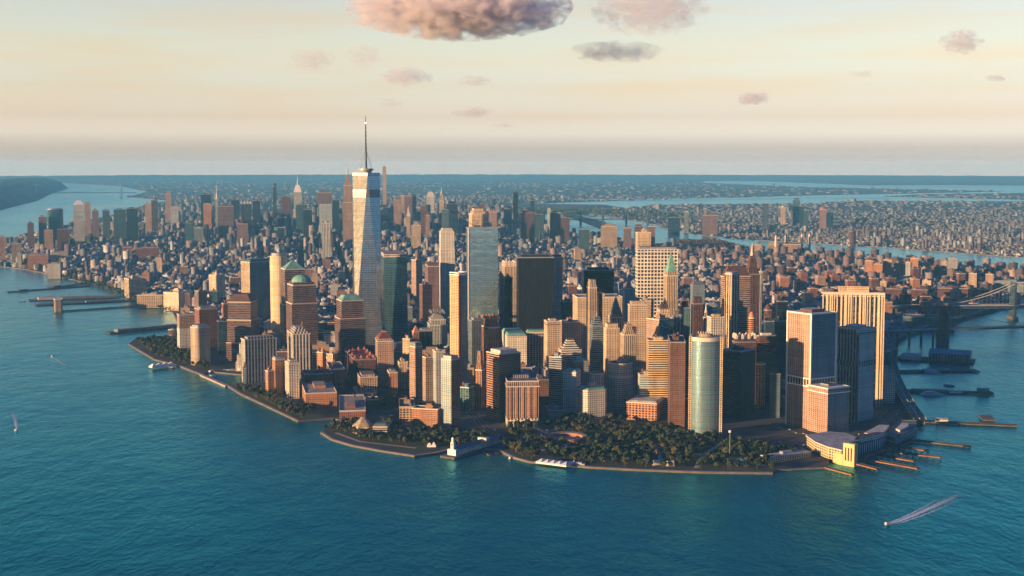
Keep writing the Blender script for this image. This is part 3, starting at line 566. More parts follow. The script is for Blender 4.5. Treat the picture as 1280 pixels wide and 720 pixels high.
WAVE = 1.0; WCOL = ((.0, .046, .070, 1), (.0, .080, .095, 1)); WTINT = (.16, .90, 1.0, 1)
wm = water_mat()
HOR = 53000
def disc_sector(r, z, y0=-3000, n=48, half=75):
    P = [(-3000, y0, z), (3000, y0, z)]
    for i in range(n+1):
        a = rad(half-2*half*i/n); P.append((r*math.sin(a), r*math.cos(a), z))
    return P
m = MB(); m.face(disc_sector(HOR, 0)); o = m.build('water', wm); tag(o, kind='structure')

def land_mat(name, base, alt, green, scale, gamt=.5, pale=None):
    m, nt, b = nmat(name); co = N(nt, 'ShaderNodeTexCoord')
    n1 = N(nt, 'ShaderNodeTexNoise'); n1.inputs['Scale'].default_value = scale; n1.inputs['Detail'].default_value = 6; nt.links.new(co.outputs['Object'], n1.inputs['Vector'])
    n2 = N(nt, 'ShaderNodeTexNoise'); n2.inputs['Scale'].default_value = scale*.25; n2.inputs['Detail'].default_value = 5; nt.links.new(co.outputs['Object'], n2.inputs['Vector'])
    c1 = N(nt, 'ShaderNodeMix', data_type='RGBA'); c1.inputs[6].default_value = (*base, 1); c1.inputs[7].default_value = (*alt, 1)
    r1 = N(nt, 'ShaderNodeMapRange'); r1.inputs[1].default_value = .42; r1.inputs[2].default_value = .58; nt.links.new(n1.outputs[0], r1.inputs[0]); nt.links.new(r1.outputs[0], c1.inputs[0])
    c2 = N(nt, 'ShaderNodeMix', data_type='RGBA'); nt.links.new(c1.outputs[2], c2.inputs[6]); c2.inputs[7].default_value = (*green, 1)
    r2 = N(nt, 'ShaderNodeMapRange'); r2.inputs[1].default_value = gamt; r2.inputs[2].default_value = gamt+.06; nt.links.new(n2.outputs[0], r2.inputs[0]); nt.links.new(r2.outputs[0], c2.inputs[0])
    nt.links.new(c2.outputs[2], b.inputs['Base Color']); b.inputs['Roughness'].default_value = .9
    return m
CITYG = land_mat('street_ground', (.032, .040, .048), (.055, .062, .068), (.022, .034, .024), .02, .56)
FARG = land_mat('far_ground', (.045, .06, .055), (.085, .085, .08), (.025, .05, .035), .004, .5)
HILLG = land_mat('hill_ground', (.03, .05, .03), (.12, .11, .10), (.025, .05, .03), .012, .47)
SEAW = paint('seawall_stone', (.16, .145, .13), .9)
def inside(P, x, y):
    """vectorised point in polygon"""
    x = np.asarray(x, float); y = np.asarray(y, float); r = np.zeros(x.shape, bool); n = len(P)
    for i in range(n):
        x0, y0 = P[i][0], P[i][1]; x1, y1 = P[(i+1) % n][0], P[(i+1) % n][1]
        if y0 == y1: continue
        c = ((y0 > y) != (y1 > y)) & (x < (x1-x0)*(y-y0)/(y1-y0)+x0); r ^= c
    return r
def land(name, P, mat, z=2.5):
    import mathutils
    a = sum(P[i][0]*P[(i+1) % len(P)][1]-P[(i+1) % len(P)][0]*P[i][1] for i in range(len(P)))
    if a < 0: P = P[::-1]
    tri = mathutils.geometry.tessellate_polygon([[Vector((p[0], p[1], 0)) for p in P]])
    v = [(p[0], p[1], z) for p in P]+[(p[0], p[1], -1.5) for p in P]; n = len(P)
    f = [tuple(t) for t in tri]+[(i+n, (i+1) % n+n, (i+1) % n, i) for i in range(n)]
    me = bpy.data.meshes.new(name); me.from_pydata(v, [], f); me.materials.append(mat); me.materials.append(SEAW)
    for p_ in me.polygons:
        if p_.index >= len(tri): p_.material_index = 1
    me.update()
    # make every top face look up
    import bmesh
    bm = bmesh.new(); bm.from_mesh(me); bmesh.ops.recalc_face_normals(bm, faces=bm.faces); bm.to_mesh(me); bm.free()
    o = bpy.data.objects.new(name, me); COL.objects.link(o); tag(o, kind='structure'); return o
G = lambda L, z=2.5: [(gr(x, y, z).x, gr(x, y, z).y) for x, y in L]
S_SW = [(400, 540), (414, 549), (440, 556.5), (475, 563), (518, 569.5), (545, 566), (560, 562), (600, 561), (622, 562), (640, 571), (662, 577), (700, 580), (735, 583.5), (800, 587), (880, 590), (966, 591),
        (970, 587), (1004, 585), (1030, 584), (1036, 577), (1040, 565), (1062, 577), (1100, 566), (1138, 552), (1146, 540), (1143, 520), (1133, 490), (1126, 470), (1122, 455), (1117, 440), (1118, 428), (1128, 418), (1145, 411), (1165, 406), (1190, 400), (1225, 391), (1262, 383), (1285, 380)]
S_E = [(40.7107, -73.9790), (40.7115, -73.9768), (40.7155, -73.9750), (40.7200, -73.9735), (40.7270, -73.9715), (40.7320, -73.9738), (40.7432, -73.9710), (40.7495, -73.9665), (40.7585, -73.9580), (40.7695, -73.9480), (40.7765, -73.9425), (40.7850, -73.9420), (40.8020, -73.9300),
       (40.7990, -73.9150), (40.8020, -73.8800), (40.8050, -73.8550), (40.8050, -73.7950), (40.8500, -73.7850), (40.9000, -73.7500), (40.95, -73.68), (41.0, -73.6)]
S_W = [(40.8790, -73.9270), (40.8500, -73.9465), (40.8300, -73.9510), (40.8190, -73.9605), (40.7970, -73.9755), (40.7810, -73.9880), (40.7720, -73.9945), (40.7650, -73.9995), (40.7570, -74.0055), (40.7480, -74.0085), (40.7430, -74.0095)]
S_NW = [(-30, 331), (0, 333), (30, 336), (55, 341), (80, 347), (120, 355), (160, 368), (190, 378), (216, 390), (221, 400), (221, 417), (200, 420), (168, 424), (160, 430), (192, 449), (222, 456.5), (240, 463.5), (252, 468), (262, 464), (302, 468), (300, 478), (284, 482),
        (300, 492), (330, 506), (372, 526), (418, 523), (428, 526)]
far_top = [(x, y) for x, y in [(9000, 50500), (0, 52500), (-9000, 51000), (-13500, 40000)]]
MAN = G(S_SW)+[tuple(ll(a, b)[:2]) for a, b in S_E]+far_top+[tuple(ll(a, b)[:2]) for a, b in [(41.05, -73.88), (40.98, -73.895), (40.93, -73.905)]+S_W]+G(S_NW)
land('manhattan_ground', MAN, CITYG)
S_Q = [(40.7000, -73.9700), (40.7050, -73.9700), (40.7130, -73.9690), (40.7205, -73.9640), (40.7300, -73.9620), (40.7385, -73.9620), (40.7420, -73.9610), (40.7500, -73.9550), (40.7555, -73.9495), (40.7650, -73.9430), (40.7775, -73.9350), (40.7810, -73.9220), (40.7870, -73.9100),
       (40.7800, -73.8900), (40.7850, -73.8750), (40.7650, -73.8500), (40.7950, -73.8500), (40.8000, -73.8300), (40.7950, -73.7900), (40.81, -73.76), (40.80, -73.74), (40.835, -73.72), (40.84, -73.68), (40.855, -73.64), (40.86, -73.50), (40.88, -73.40)]
QNS = [tuple(ll(a, b)[:2]) for a, b in S_Q]+[(24000, 46000), (40000, 30000), (20000, 5000), (8000, 2500)]
land('eastern_ground', QNS, FARG)
land('river_island', [tuple(ll(a, b)[:2]) for a, b in [(40.7495, -73.9620), (40.7500, -73.9605), (40.7600, -73.9500), (40.7725, -73.9400), (40.7720, -73.9420), (40.7600, -73.9525)]], HILLG)
land('northern_island', [tuple(ll(a, b)[:2]) for a, b in [(40.7850, -73.9330), (40.7800, -73.9230), (40.7900, -73.9150), (40.8020, -73.9230), (40.7990, -73.9290)]], HILLG)
# the high wooded bank across the river on the left, a real ridge
def ridge(name, pts, mat, seed=3):
    """pts: (x, y, width, height) along the crest"""
    rr = random.Random(seed); v = []; f = []; k = 9; P = []
    for i in range(len(pts)-1):
        for t in range(30):
            u = t/30; P.append([pts[i][j]*(1-u)+pts[i+1][j]*u for j in range(4)])
    P.append(list(pts[-1]))
    for i, (x, y, w_, h_) in enumerate(P):
        a, b = P[max(i-1, 0)], P[min(i+1, len(P)-1)]; d = Vector((b[0]-a[0], b[1]-a[1])).normalized(); n = Vector((-d.y, d.x))
        for j in range(k):
            s = j/(k-1)*2-1; z = h_*max(0, 1-s*s)**.6*(1+.09*rr.uniform(-1, 1)); v.append((x+n.x*s*w_, y+n.y*s*w_, z if 0 < j < k-1 else -2))
    for i in range(len(P)-1):
        for j in range(k-1): f.append((i*k+j, (i+1)*k+j, (i+1)*k+j+1, i*k+j+1))
    me = bpy.data.meshes.new(name); me.from_pydata(v, [], f); me.materials.append(mat); me.update()
    o = bpy.data.objects.new(name, me); COL.objects.link(o); tag(o, kind='structure'); return o
ridge('wooded_hill', [(-4700, 10500, 500, 60), (-5450, 13000, 600, 150), (-6400, 16500, 700, 200), (-7650, 21000, 650, 210), (-8600, 25000, 560, 190), (-9500, 28600, 250, 80)], HILLG)
m = MB(); m.face([(-26000, 46500, 2.2), (-26000, 38500, 2.2), (6500, 36500, 2.2), (7500, 29000, 2.2), (12500, 24800, 2.2), (28000, 25500, 2.2), (34000, 40000, 2.2), (20000, 48900, 2.2), (8000, 52300, 2.2), (-8000, 52300, 2.2), (-20000, 49000, 2.2)]); o = m.build('far_ground', FARG); tag(o, kind='structure')
ridge('far_hill', [(-22000, 37000, 900, 60), (-16000, 40000, 1000, 100), (-9500, 43000, 1200, 120), (-2000, 46000, 1500, 110), (6000, 47000, 1500, 90), (14000, 45000, 1500, 80), (24000, 40000, 1200, 50), (30000, 36000, 900, 20)], HILLG, 5)
# bays and inlets far to the east, shallow sheets of water a little above the flat land
def sheet(name, L, mat=wm, z=3.2):
    P = G(L, z)
    m = MB(); m.face([(x, y, z) for x, y in P]); o = m.build(name, mat); tag(o, kind='structure'); return o
sheet('bay_water', [(700, 249), (790, 250.5), (900, 249.5), (1010, 247), (1120, 247.5), (1090, 246), (1000, 245.8), (920, 247), (800, 248.5)])
sheet('bay_water', [(1090, 233.5), (1160, 233.2), (1290, 233.8), (1290, 232), (1150, 231.5), (1060, 232)])
# the paved waterfront walk: pale coping along the sea wall
PAVE = paint('promenade_stone', (.42, .33, .28), .85, vary=.15)
def ribbon(name, L, wd, z, mat, zs=None, kind='structure', side=0, px=True, thick=None):
    P = [gr(x, y, z) for x, y in L] if px else [Vector(p) for p in L]
    m = MB(); pr = None; R = []
    for i, p in enumerate(P):
        a, b = P[max(i-1, 0)], P[min(i+1, len(P)-1)]; d = (b-a); d.z = 0; d.normalize(); n = Vector((-d.y, d.x, 0))
        z_ = p.z if px is False else z
        l, r = p+n*wd*(.5+side/2), p-n*wd*(.5-side/2); R.append((Vector((l.x, l.y, z_)), Vector((r.x, r.y, z_))))
    u = 0
    for i in range(len(R)-1):
        L_ = (R[i+1][0]-R[i][0]).length
        m.face([R[i][1], R[i+1][1], R[i+1][0], R[i][0]], 0, [(0, u), (0, u+L_), (wd, u+L_), (wd, u)])
        if thick:
            for s in (0, 1):
                a, b = R[i][s], R[i+1][s]; q_ = [a, b, b-Vector((0, 0, thick)), a-Vector((0, 0, thick))]
                m.face(q_ if s else q_[::-1])
            dn = Vector((0, 0, thick)); m.face([R[i][0]-dn, R[i+1][0]-dn, R[i+1][1]-dn, R[i][1]-dn])
        u += L_
    o = m.build(name, mat)
    if kind: tag(o, kind=kind)
    return o
ribbon('waterfront_path', S_SW[:16], 5, 2.75, PAVE, side=1)
ribbon('waterfront_path', [(160, 430), (192, 449), (222, 456.5), (240, 463.5), (252, 468)], 5, 2.75, PAVE, side=1)
ribbon('waterfront_path', [(284, 482), (300, 492), (330, 506), (372, 526), (418, 523)], 5, 2.75, PAVE, side=1)
ribbon('waterfront_path', [(252, 468), (266, 474), (284, 482)], 8, 2.9, PAVE, thick=3)
# roads
ASPH = paint('asphalt', (.055, .062, .07), .85, vary=.15)
LINE = paint('road_paint', (.7, .7, .66), .7, vary=0)
def road(L, wd, z=2.62):
    ribbon('road', L, wd, z, ASPH)
    P = [gr(x, y, z) for x, y in L]; m = MB()
    for i in range(len(P)-1):
        a, b = P[i], P[i+1]; n = int((b-a).length/14); d = (b-a).normalized(); s = Vector((-d.y, d.x, 0))
        for k in range(n):
            for off in (-wd*.22, 0, wd*.22):
                p0 = a+d*(k*14)+s*off; p1 = p0+d*6; m.face([(p0-s*.25).to_3d()+Vector((0, 0, .02)), p1-s*.25+Vector((0, 0, .02)), p1+s*.25+Vector((0, 0, .02)), p0+s*.25+Vector((0, 0, .02))])
    if m.v: o = m.build('road_marking', LINE); tag(o, kind='structure')
R_WEST = [(640, 556), (606, 535), (575, 500), (520, 478), (470, 462), (430, 440), (400, 425)]
R_STATE = [(640, 552), (700, 535), (760, 528), (830, 536), (900, 548), (960, 556), (1000, 560)]
R_SOUTH = [(955, 552), (1000, 556), (1060, 552), (1100, 535), (1122, 510)]
R_PLAZA = [(960, 530), (1010, 545), (1050, 552)]
road(R_WEST, 34); road(R_STATE, 20); road(R_SOUTH, 24); road(R_PLAZA, 14)

# --- Midtown, Chelsea and the far side: each tower with its own look
M_ = []
def q(label, xl, xr, yt, Y, st, crown='mech:5:.6', nick=None, lit=0, **k):
    M_.append(((label, xl, xl+lit, xr, yt, Y, st, crown), dict(alpha=None if lit == 0 else 9, nick=nick, name=k.pop('name', 'skyscraper'), **k)))
q('pale faceted glass tower with a slanted top on the riverside, brightest of the left group', 91.5, 105, 256, 7200, 'white:glass:c', 'hip:22:white:.35', 'pale slanted riverside tower')
q('wide dark teal curved glass tower left of the pale slanted tower', 58, 79, 262, 7000, 'navy:glass:t', 'mech:4:.8', 'wide teal riverside tower', shape='round=.35')
q('plain mid-height block attached left of the wide teal riverside tower', 48, 58, 271, 6950, 'plum:fine', 'flat')
q('slim brick tower leftmost of the riverside group', 34, 42, 279, 6900, 'brown:fine', 'flat')
q('squat dark red tower in front of the wide teal riverside tower', 55, 66, 288, 6500, 'pink:fine', 'flat')
q('dark red brick tower just left of the foot of the pale slanted tower', 71, 86, 287, 6450, 'maroon:fine', 'flat')
q('jet-dark slab tower right of the pale slanted tower', 158, 172, 261, 7300, 'navy:glass:n', 'flat', 'jet-dark northern slab')
q('teal glass tower directly left of the jet-dark slab tower', 142, 157, 262, 7400, 'teal:glass:b', 'flat')
q('dark slim tower midway between the pale slanted tower and the teal one', 128, 137, 263, 7500, 'bluegrey:glass:n', 'flat')
q('pinkish tower peeping up just right of the pale slanted tower', 105.5, 113, 254, 7900, 'pink:fine', 'step:1:8:.7')
q('grey tower second to the right of the pale slanted tower', 115, 123, 263, 7700, 'plum:fine', 'flat')
q('dark tower with a rounded head right of the jet-dark slab tower', 189, 197, 250, 8300, 'plum:glass:n', 'dome:12:slate:.9')
q('cream-pink tower touching the round-headed dark tower', 181, 189, 254, 8200, 'tan:fine', 'flat')
q('green-blue glass block alone above brick rooftops left of centre-left', 231, 241, 279, 7000, 'teal:glass:t', 'flat')
q('pale teal block right of the green-blue glass block', 242, 253, 285, 6800, 'lgrey:glass:t', 'flat')
q('tall pink tower with a stepped top on the upper west side', 206, 214, 243, 9800, 'pink:fine', 'step:2:18:.7')
q('teal and pink tower right of the stepped pink one', 213, 223, 259, 8600, 'lgrey:fine:t', 'flat')
q('broad brown ribbed slab, widest of the distant towers left', 272, 292, 258, 7520, 'plum:rib', 'mech:6:.95:dark/fine', 'broad brown distant slab')
q('dark flat-topped tower with a sunlit pink tower before it', 251, 264, 243, 8600, 'navy:glass:n', 'flat')
q('sunlit pink tower in front of the dark flat-topped one', 254, 264, 255, 7900, 'orange:fine', 'flat')
q('slender pale tower with a tall white mast left of the broad brown slab', 269, 272.5, 249, 8100, 'lgrey:rib', 'spire:80:5:white')
q('dark blue glass tower right behind the broad brown slab', 289, 299, 250, 8300, 'navy:glass:n', 'flat')
q('dark ribbed tower with a clutter of cream tops behind it', 301, 314, 255, 7800, 'navy:rib', 'crenel:9:pale')
q('dark tower right of the ribbed one with cream clutter', 316, 325, 251, 8000, 'navy:glass:n', 'flat')
q('round-shouldered plum tower in front of the dark ribbed tower', 296, 310, 280, 6600, 'plum:fine', 'dome:9:maroon:.95')
q('thin dark tower with a black ball-like top on the horizon', 341, 345.5, 233, 8500, 'navy:fine:n', 'dome:22:dark', 'ball-topped thin tower')
q('dark red tower cluster top right of the ball-topped thin tower', 352, 363, 246, 8700, 'maroon:fine', 'flat')
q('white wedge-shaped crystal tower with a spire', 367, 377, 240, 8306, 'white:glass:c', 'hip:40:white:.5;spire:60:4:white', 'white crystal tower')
q('dark green glass tower in front of the white crystal tower', 370, 384, 256, 7700, 'teal:glass:b', 'flat')
q('very dark glass tower leading down to a red street glow', 379, 390, 262, 6900, 'navy:glass:n', 'flat')
q('brown stepped tower block with a pale flank left of the tallest tower', 397, 414, 241, 8600, 'plum:rib', 'step:2:14:.75', 'brown stepped block')
q('grey-teal ribbed broad tower under the brown stepped block', 399, 415, 256, 7400, 'lgrey:rib:t', 'mech:4:.9')
q('dark navy tower tight to the right of the grey-teal ribbed tower', 415.5, 424, 250, 7700, 'navy:glass:n', 'flat')
q('black and white striped slim tower below the grey-teal ribbed tower', 402.5, 413, 279, 5900, 'white:ribw:n', 'flat')
q('great stepped pink tower with a mast, half hidden left of the tallest tower', 429, 440, 232, 6800, 'pink:rib', 'step:3:52:.74;spire:62:5:pale', 'stepped pink tower', tiers=[(.75, 1.2)])
q('extremely slender cream tower rising above the horizon', 478.2, 482.6, 208, 9510, 'tan:big', 'flat', 'extremely slender tower')
q('pink dark-capped tower right of the extremely slender tower', 492, 502, 250, 8200, 'pink:rib', 'mech:14:.75:brown/fine')
q('broad octagonal purple-brown tower with a dark crown', 500.5, 520, 245, 8547, 'plum:rib', 'mech:6:.98:brown/fine', 'broad purple tower', shape='cham=.25')
q('cream clock tower with a pointed spire in front of the broad purple tower', 508, 513, 270, 6922, 'cream:rib', 'hip:28:pale:.3;spire:22:5:trim', 'cream clock tower')
q('cream and blue ribbed stout tower beside the cream clock tower', 514, 526, 282, 6600, 'cream:rib', 'step:2:20:.6')
q('cream spire-topped office tower on the low skyline right of the broad purple tower', 549, 555, 251, 8446, 'cream:rib', 'step:2:40:.7;spire:45:8:pale', 'needle-crowned tower')
q('pale slant-roofed tower hazy behind the midtown row', 533, 543, 246, 9300, 'lgrey:fine', 'hip:34:pale:.5')
q('dark red brick slab right of the stout cream and blue tower', 526, 531.5, 257, 7600, 'maroon:fine', 'flat')
q('pink tower with a red top in the middle of the dark midtown cluster', 532, 537, 269, 6900, 'pink:rib', 'mech:14:.9:maroon/fine')
q('massive dark glass tower left of the crane arm', 558, 572, 255, 8000, 'navy:glass:n', 'step:1:14:.7')
q('blue-grey sharp tower below the needle-crowned tower', 552, 561, 262, 7600, 'bluegrey:glass:t', 'flat')
q('tall stark black residential slab above the horizon line of roofs', 641.5, 647.5, 240, 8905, 'black:glass:k', 'flat', 'stark black slab')
q('dark rounded tower left of the stark black slab', 630, 639, 261, 8600, 'navy:glass:n', 'dome:16:dark')
q('dark red tower far left of the stark black slab', 600, 606, 254, 8700, 'maroon:fine', 'flat')
q('pink twin-topped tower between the mirror slab and the stark black slab', 611, 621, 266, 7900, 'pink:rib', 'crenel:12:orange')
q('ribbed red-brown tower right of the stark black slab', 651, 668, 266, 7300, 'maroon:rib', 'step:1:10:.8', 'ribbed red-brown tower')
q('dark teal tower right of the ribbed red-brown tower', 668.5, 680, 268, 7500, 'teal:glass:b', 'step:1:10:.8')
q('small dark tower on the horizon above the ribbed red-brown tower', 663, 668, 251, 9600, 'navy:glass:n', 'dome:12:dark')
q('pale slim slab standing before the river, left of two red-brown towers', 684, 688.5, 261, 8596, 'lgrey:fine', 'flat')
q('broad purple-brown tower, left of a pair before the river bend', 687.5, 701, 266, 7400, 'plum:rib', 'flat', 'left river-bend tower')
q('purple-brown round-topped tower, right of a pair before the river bend', 701, 712, 272, 7300, 'maroon:rib', 'dome:9:maroon')
q('teal box building with a flat pale roof near the river bend', 723.5, 737, 287, 6400, 'teal:glass:b', 'flat')
q('wide cream hospital-like tower left of three brown river towers', 751, 771.5, 283, 6900, 'tan:rib', 'step:2:12:.7', 'wide cream tower')
q('dark plum tower standing in front of the river, first of three', 779.5, 789, 285, 6700, 'plum:rib', 'flat')
q('red-brown tower standing in front of the river, second of three', 793, 803.5, 283, 6650, 'maroon:rib', 'step:1:9:.8')
q('dark plum tower by the river, third of three, right of the wrinkled tower', 809.5, 819, 283, 6600, 'plum:rib', 'flat')
q('teal green glass tower on the far river bank, tallest of its cluster', 991, 1000, 250, 9668, 'teal:glass:t', 'step:1:14:.7', 'tall far-bank tower')
q('teal glass tower hugging the right side of the tall far-bank tower', 1000, 1005, 258, 9500, 'navy:glass:b', 'flat')
q('lower teal glass tower right end of the far-bank cluster', 1005, 1011, 263, 9400, 'teal:glass:b', 'flat')
q('lone dark slab left of the far-bank cluster', 953, 961, 254, 9500, 'bluegrey:glass:n', 'mech:5:.9', 'lone far-bank slab')
q('small cream domed tower between the lone far-bank slab and the cluster', 976, 982, 259, 9900, 'pink:fine', 'dome:12:pale')
q('pink disc-topped tower with a red roof right of the far-bank cluster', 1024.5, 1034, 262, 9300, 'plum:fine', 'dome:22:brick:1.1')
q('dark block right under the pink disc-topped tower', 1033, 1042, 265, 9200, 'navy:glass:n', 'flat')
q('lone round red-brown tower on the far bank of the right river', 1060, 1070, 289, 7300, 'maroon:rib', 'flat', shape='cyl')
q('grey and pink far-bank apartment block with a red roof left of the lone slab', 878, 897, 269, 8500, 'plum:rib', 'mech:8:.6:maroon/fine')
q('dark teal tower at the far bank, left of the grey and pink block', 835, 850, 272, 8600, 'navy:glass:b', 'flat')
q('pale teal twin tower standing between the dark teal one and the red-roofed block', 855, 861, 265, 8600, 'lgrey:glass:t', 'flat')
q('pink brick riverside tower above the greenery, lone beside the chimneys', 943, 951, 306, 6300, 'pink:fine', 'flat')
q('red brick apartment slab with white cornice among low roofs above the dark corner', 170, 198, 310, 6121, 'red:band', 'flat', 'long red brick hall', name='warehouse_block', ratio=.4)
q('red brick hall, wide, left of the long red brick hall', 152, 165, 309, 6100, 'red:fine', 'flat', name='warehouse_block')
q('orange-pink broad block by the river drive at the far left', 34, 60, 319, 5700, 'orange:fine', 'flat', name='warehouse_block')
q('cream glassy block with grid front behind the orange-pink broad block', 64, 85, 317, 5750, 'tan:grid', 'mech:6:.7', name='office_block')
q('orange brick tower at the left picture edge', 0, 6, 296, 6300, 'orange:fine', 'flat', name='apartment_tower')
q('cream tower left of the cream glassy block', 14, 27, 305, 6150, 'tan:rib', 'flat', name='apartment_tower')
q('small white-walled block by the river drive', 59, 75, 330, 5200, 'white:fine', 'flat', name='office_block')
for i, (xl, xr, yt, Y, st, d) in enumerate([
        (1081, 1091, 326, 5000, 'orange:dots', 'sunlit orange brick tower, first of the row of housing towers over the gold-piered tower'),
        (1092, 1103, 330, 4950, 'orange:dots', 'sunlit orange brick tower, second of the row of housing towers'),
        (1104, 1115, 325, 5050, 'pink:dots', 'pink-topped housing tower, third of the row'),
        (1119, 1131, 329, 5100, 'pink:dots', 'pink and plum housing tower, fourth of the row'),
        (1132, 1138, 328, 5000, 'lgrey:dots', 'slim grey housing tower left of the tallest orange one'),
        (1138, 1148, 323, 5000, 'orange:dots', 'tallest orange housing tower of the row before the right river'),
        (1151, 1163, 328, 5050, 'tan:dots', 'greenish-tan housing tower right of the tallest orange one'),
        (1185, 1197, 323, 5000, 'grey:dots', 'dark grey tower with a small cap, lone above low brick roofs'),
        (1100, 1108, 352, 4500, 'tan:dots', 'small pale tower just right of the gold-piered tower roof'),
        (1139, 1159, 362, 4200, 'maroon:grid', 'square dark red block with a pale roof left of the stone bridge tower'),
        (1107, 1127, 361, 4250, 'maroon:grid', 'broad dark red block next to the gold-piered tower'),
        (1211, 1221, 342, 4600, 'tan:dots', 'pale twin-lobed block left of the suspension bridge tower, first of two'),
        (1232, 1242, 343, 4600, 'pink:dots', 'pale and pink block left of the suspension bridge tower, second of two'),
        (1243, 1280, 352, 4500, 'bluegrey:grid', 'long dark block behind the suspension bridge tower'),
        (1172, 1210, 360, 4300, 'maroon:grid', 'long dark red block above the suspension bridge cable'),
        (1153, 1164, 351, 4500, 'cream:fine', 'small cream cube block above the dark red roofs'),
        (1129, 1195, 396, 3650, 'teal:big', 'low pale-topped hall between the stone bridge tower and the river road'),
        ]):
    q(d, xl, xr, yt, Y, st, 'flat', name='apartment_tower' if xr-xl < 19 else 'apartment_block', ratio=.5 if xr-xl > 19 else 1)
q('brick power station with pale tall chimneys on the near river bank', 960, 1001, 305, 6466, 'pink:rib', 'mech:6:.5:maroon/fine', 'brick power station', name='power_station', ratio=.6)

for a, k in T+M_:
    root, wr, wl, H = bld(*a, **k)
    hw_, hl_ = wr/2, wl/2
    if k.get('nick') == 'orange window-grid tower':      # white corner shafts and the slotted plant floor
        for x_, y_ in ((-hw_, -hl_), (-hw_, hl_), (hw_, -hl_)):
            m = MB(); m.box(x_-1.3, x_+1.5, y_-1.5, y_+1.3, 1.5, H+1.4); m.build('corner_column', [WHITE], root)
        m = MB(); m.prism(rect(wr*1.01, wl*1.01), H*.385, H*.44, 0, 0, cap=False, v0=0); m.build('plant_floor', [facade('cream:ribw')], root)
        for t in (.375, .44): m = MB(); m.prism(rect(wr*1.03, wl*1.03), H*t, H*t+2, bottom=True); m.build('ledge', [WHITE], root)
    elif k.get('nick') == 'silver ribbed tower':
        m = MB(); m.box(-hw_-.8, -hw_+5, -hl_-.8, -hl_+.6, 1.5, H-9); m.build('dark_corner', [DARKM], root)
        m = MB(); m.prism(rect(wr*1.008, wl*1.008), H*.60, H*.66, 0, 0, cap=False, v0=0); m.build('plant_floor', [facade('grey:ribw')], root)
    elif k.get('nick') == 'gold-piered tower':           # real projecting piers on the long front
        n_ = 13
        for i in range(n_+1):
            x_ = -hw_+wr*i/n_; m = MB(); m.box(x_-.9, x_+.9, -hl_-1.6, -hl_-.05, 1.5, H); m.build('pier', [MATS['trim']], root)
        m = MB(); m.box(-hw_-1, hw_+1, -hl_-1.9, -hl_, H-3, H+1.5); m.build('cornice_band', [MATS['trim']], root)
    elif k.get('nick') == 'mirror-glass slab':
        m = MB(); m.box(-hw_-.6, -hw_+1.6, -hl_-.7, -hl_+.5, 1.5, H+1); m.build('corner_fin', [WHITE], root)
    elif k.get('nick') == 'slim ribbed tower with open white rim':
        for s_ in (0, 1):
            m = MB(); m.box(-hw_-.9+s_*3.6, -hw_+1.6+s_*3.6, -hl_-.9, -hl_+.4, 1.5, H); m.build('red_rib', [MATS['brick']], root)
        m = MB()
        for a_ in ((-hw_, hw_, -hl_-.4, -hl_+.4), (-hw_, hw_, hl_-.4, hl_+.4), (-hw_-.4, -hw_+.4, -hl_, hl_), (hw_-.4, hw_+.4, -hl_, hl_)): m.box(a_[0], a_[1], a_[2], a_[3], H+3, H+5, bottom=True)
        m.build('open_rim', [WHITE], root)
    elif k.get('nick') == 'arcaded brick block':
        for i in range(5):
            x_ = -hw_+wr*(i+.5)/5; m = MB(); m.box(x_-1.6, x_+1.6, -hl_-1.2, -hl_-.04, 16, H-8); m.build('bay', [facade('orange:fine')], root)
S_NJ = [(40.80, -73.995), (40.8200, -73.9800), (40.8510, -73.9640), (40.90, -73.94), (40.95, -73.92), (41.04, -73.915), (41.12, -73.93)]
land('western_ground', [tuple(ll(a, b)[:2]) for a, b in S_NJ]+[(-22000, 45000), (-40000, 30000), (-12000, 5000)], HILLG)
# ---------------------------------------------------------------- custom landmarks (footprints first)
def keep(x, y, r): FOOT.append((x, y, r))
WTC = at_y(455.5, 213.5, 3075)
keep(WTC.x, WTC.y+35, 50)
c17 = gr(881, 546); keep(c17.x, c17.y+20, 35)
MSTAND = []
# ---------------------------------------------------------------- parks and lawns (also keep-out areas of the fill)
PARKS = [[(640, 568), (612, 545), (640, 533), (680, 530), (706, 522), (770, 526), (830, 537), (905, 546), (955, 556), (975, 575), (966, 589), (800, 585), (735, 580), (662, 574)],
         [(405, 540), (425, 530), (452, 515), (470, 535), (555, 541), (620, 541), (624, 556), (545, 563), (515, 566), (440, 552)],
         [(168, 427), (200, 424), (225, 428), (262, 458), (258, 464), (222, 453), (192, 446)],
         [(290, 486), (345, 488), (372, 512), (415, 512), (418, 522), (372, 524), (330, 503)]]
PARKS_W = [G(p) for p in PARKS]
GRASS = land_mat('park_ground', (.03, .05, .022), (.05, .065, .03), (.09, .08, .055), .03, .6)
for p in PARKS:
    P = G(p, 2.6); m = MB(); m.face([(x, y, 2.6) for x, y in P]); o = m.build('park_ground', GRASS); tag(o, kind='structure')
ROADS_W = [(G(r), 30) for r in (R_WEST, R_STATE, R_SOUTH)]
PATHS = [[(648, 566), (700, 560), (760, 556), (830, 560), (900, 572), (960, 583)], [(660, 530), (690, 545), (715, 562)], [(800, 540), (820, 560), (829, 582)], [(905, 552), (880, 568), (870, 585)], [(420, 541), (450, 552), (520, 560)]]
for p in PATHS: ribbon('park_path', p, 7, 2.68, PAVE)
def near_line(P, x, y, d):
    x, y = np.asarray(x, float), np.asarray(y, float); r = np.zeros(np.shape(x), bool)
    for i in range(len(P)-1):
        ax, ay = P[i]; bx, by = P[i+1]; L2 = (bx-ax)**2+(by-ay)**2
        t = np.clip(((x-ax)*(bx-ax)+(y-ay)*(by-ay))/L2, 0, 1); r |= np.hypot(x-ax-t*(bx-ax), y-ay-t*(by-ay)) < d
    return r
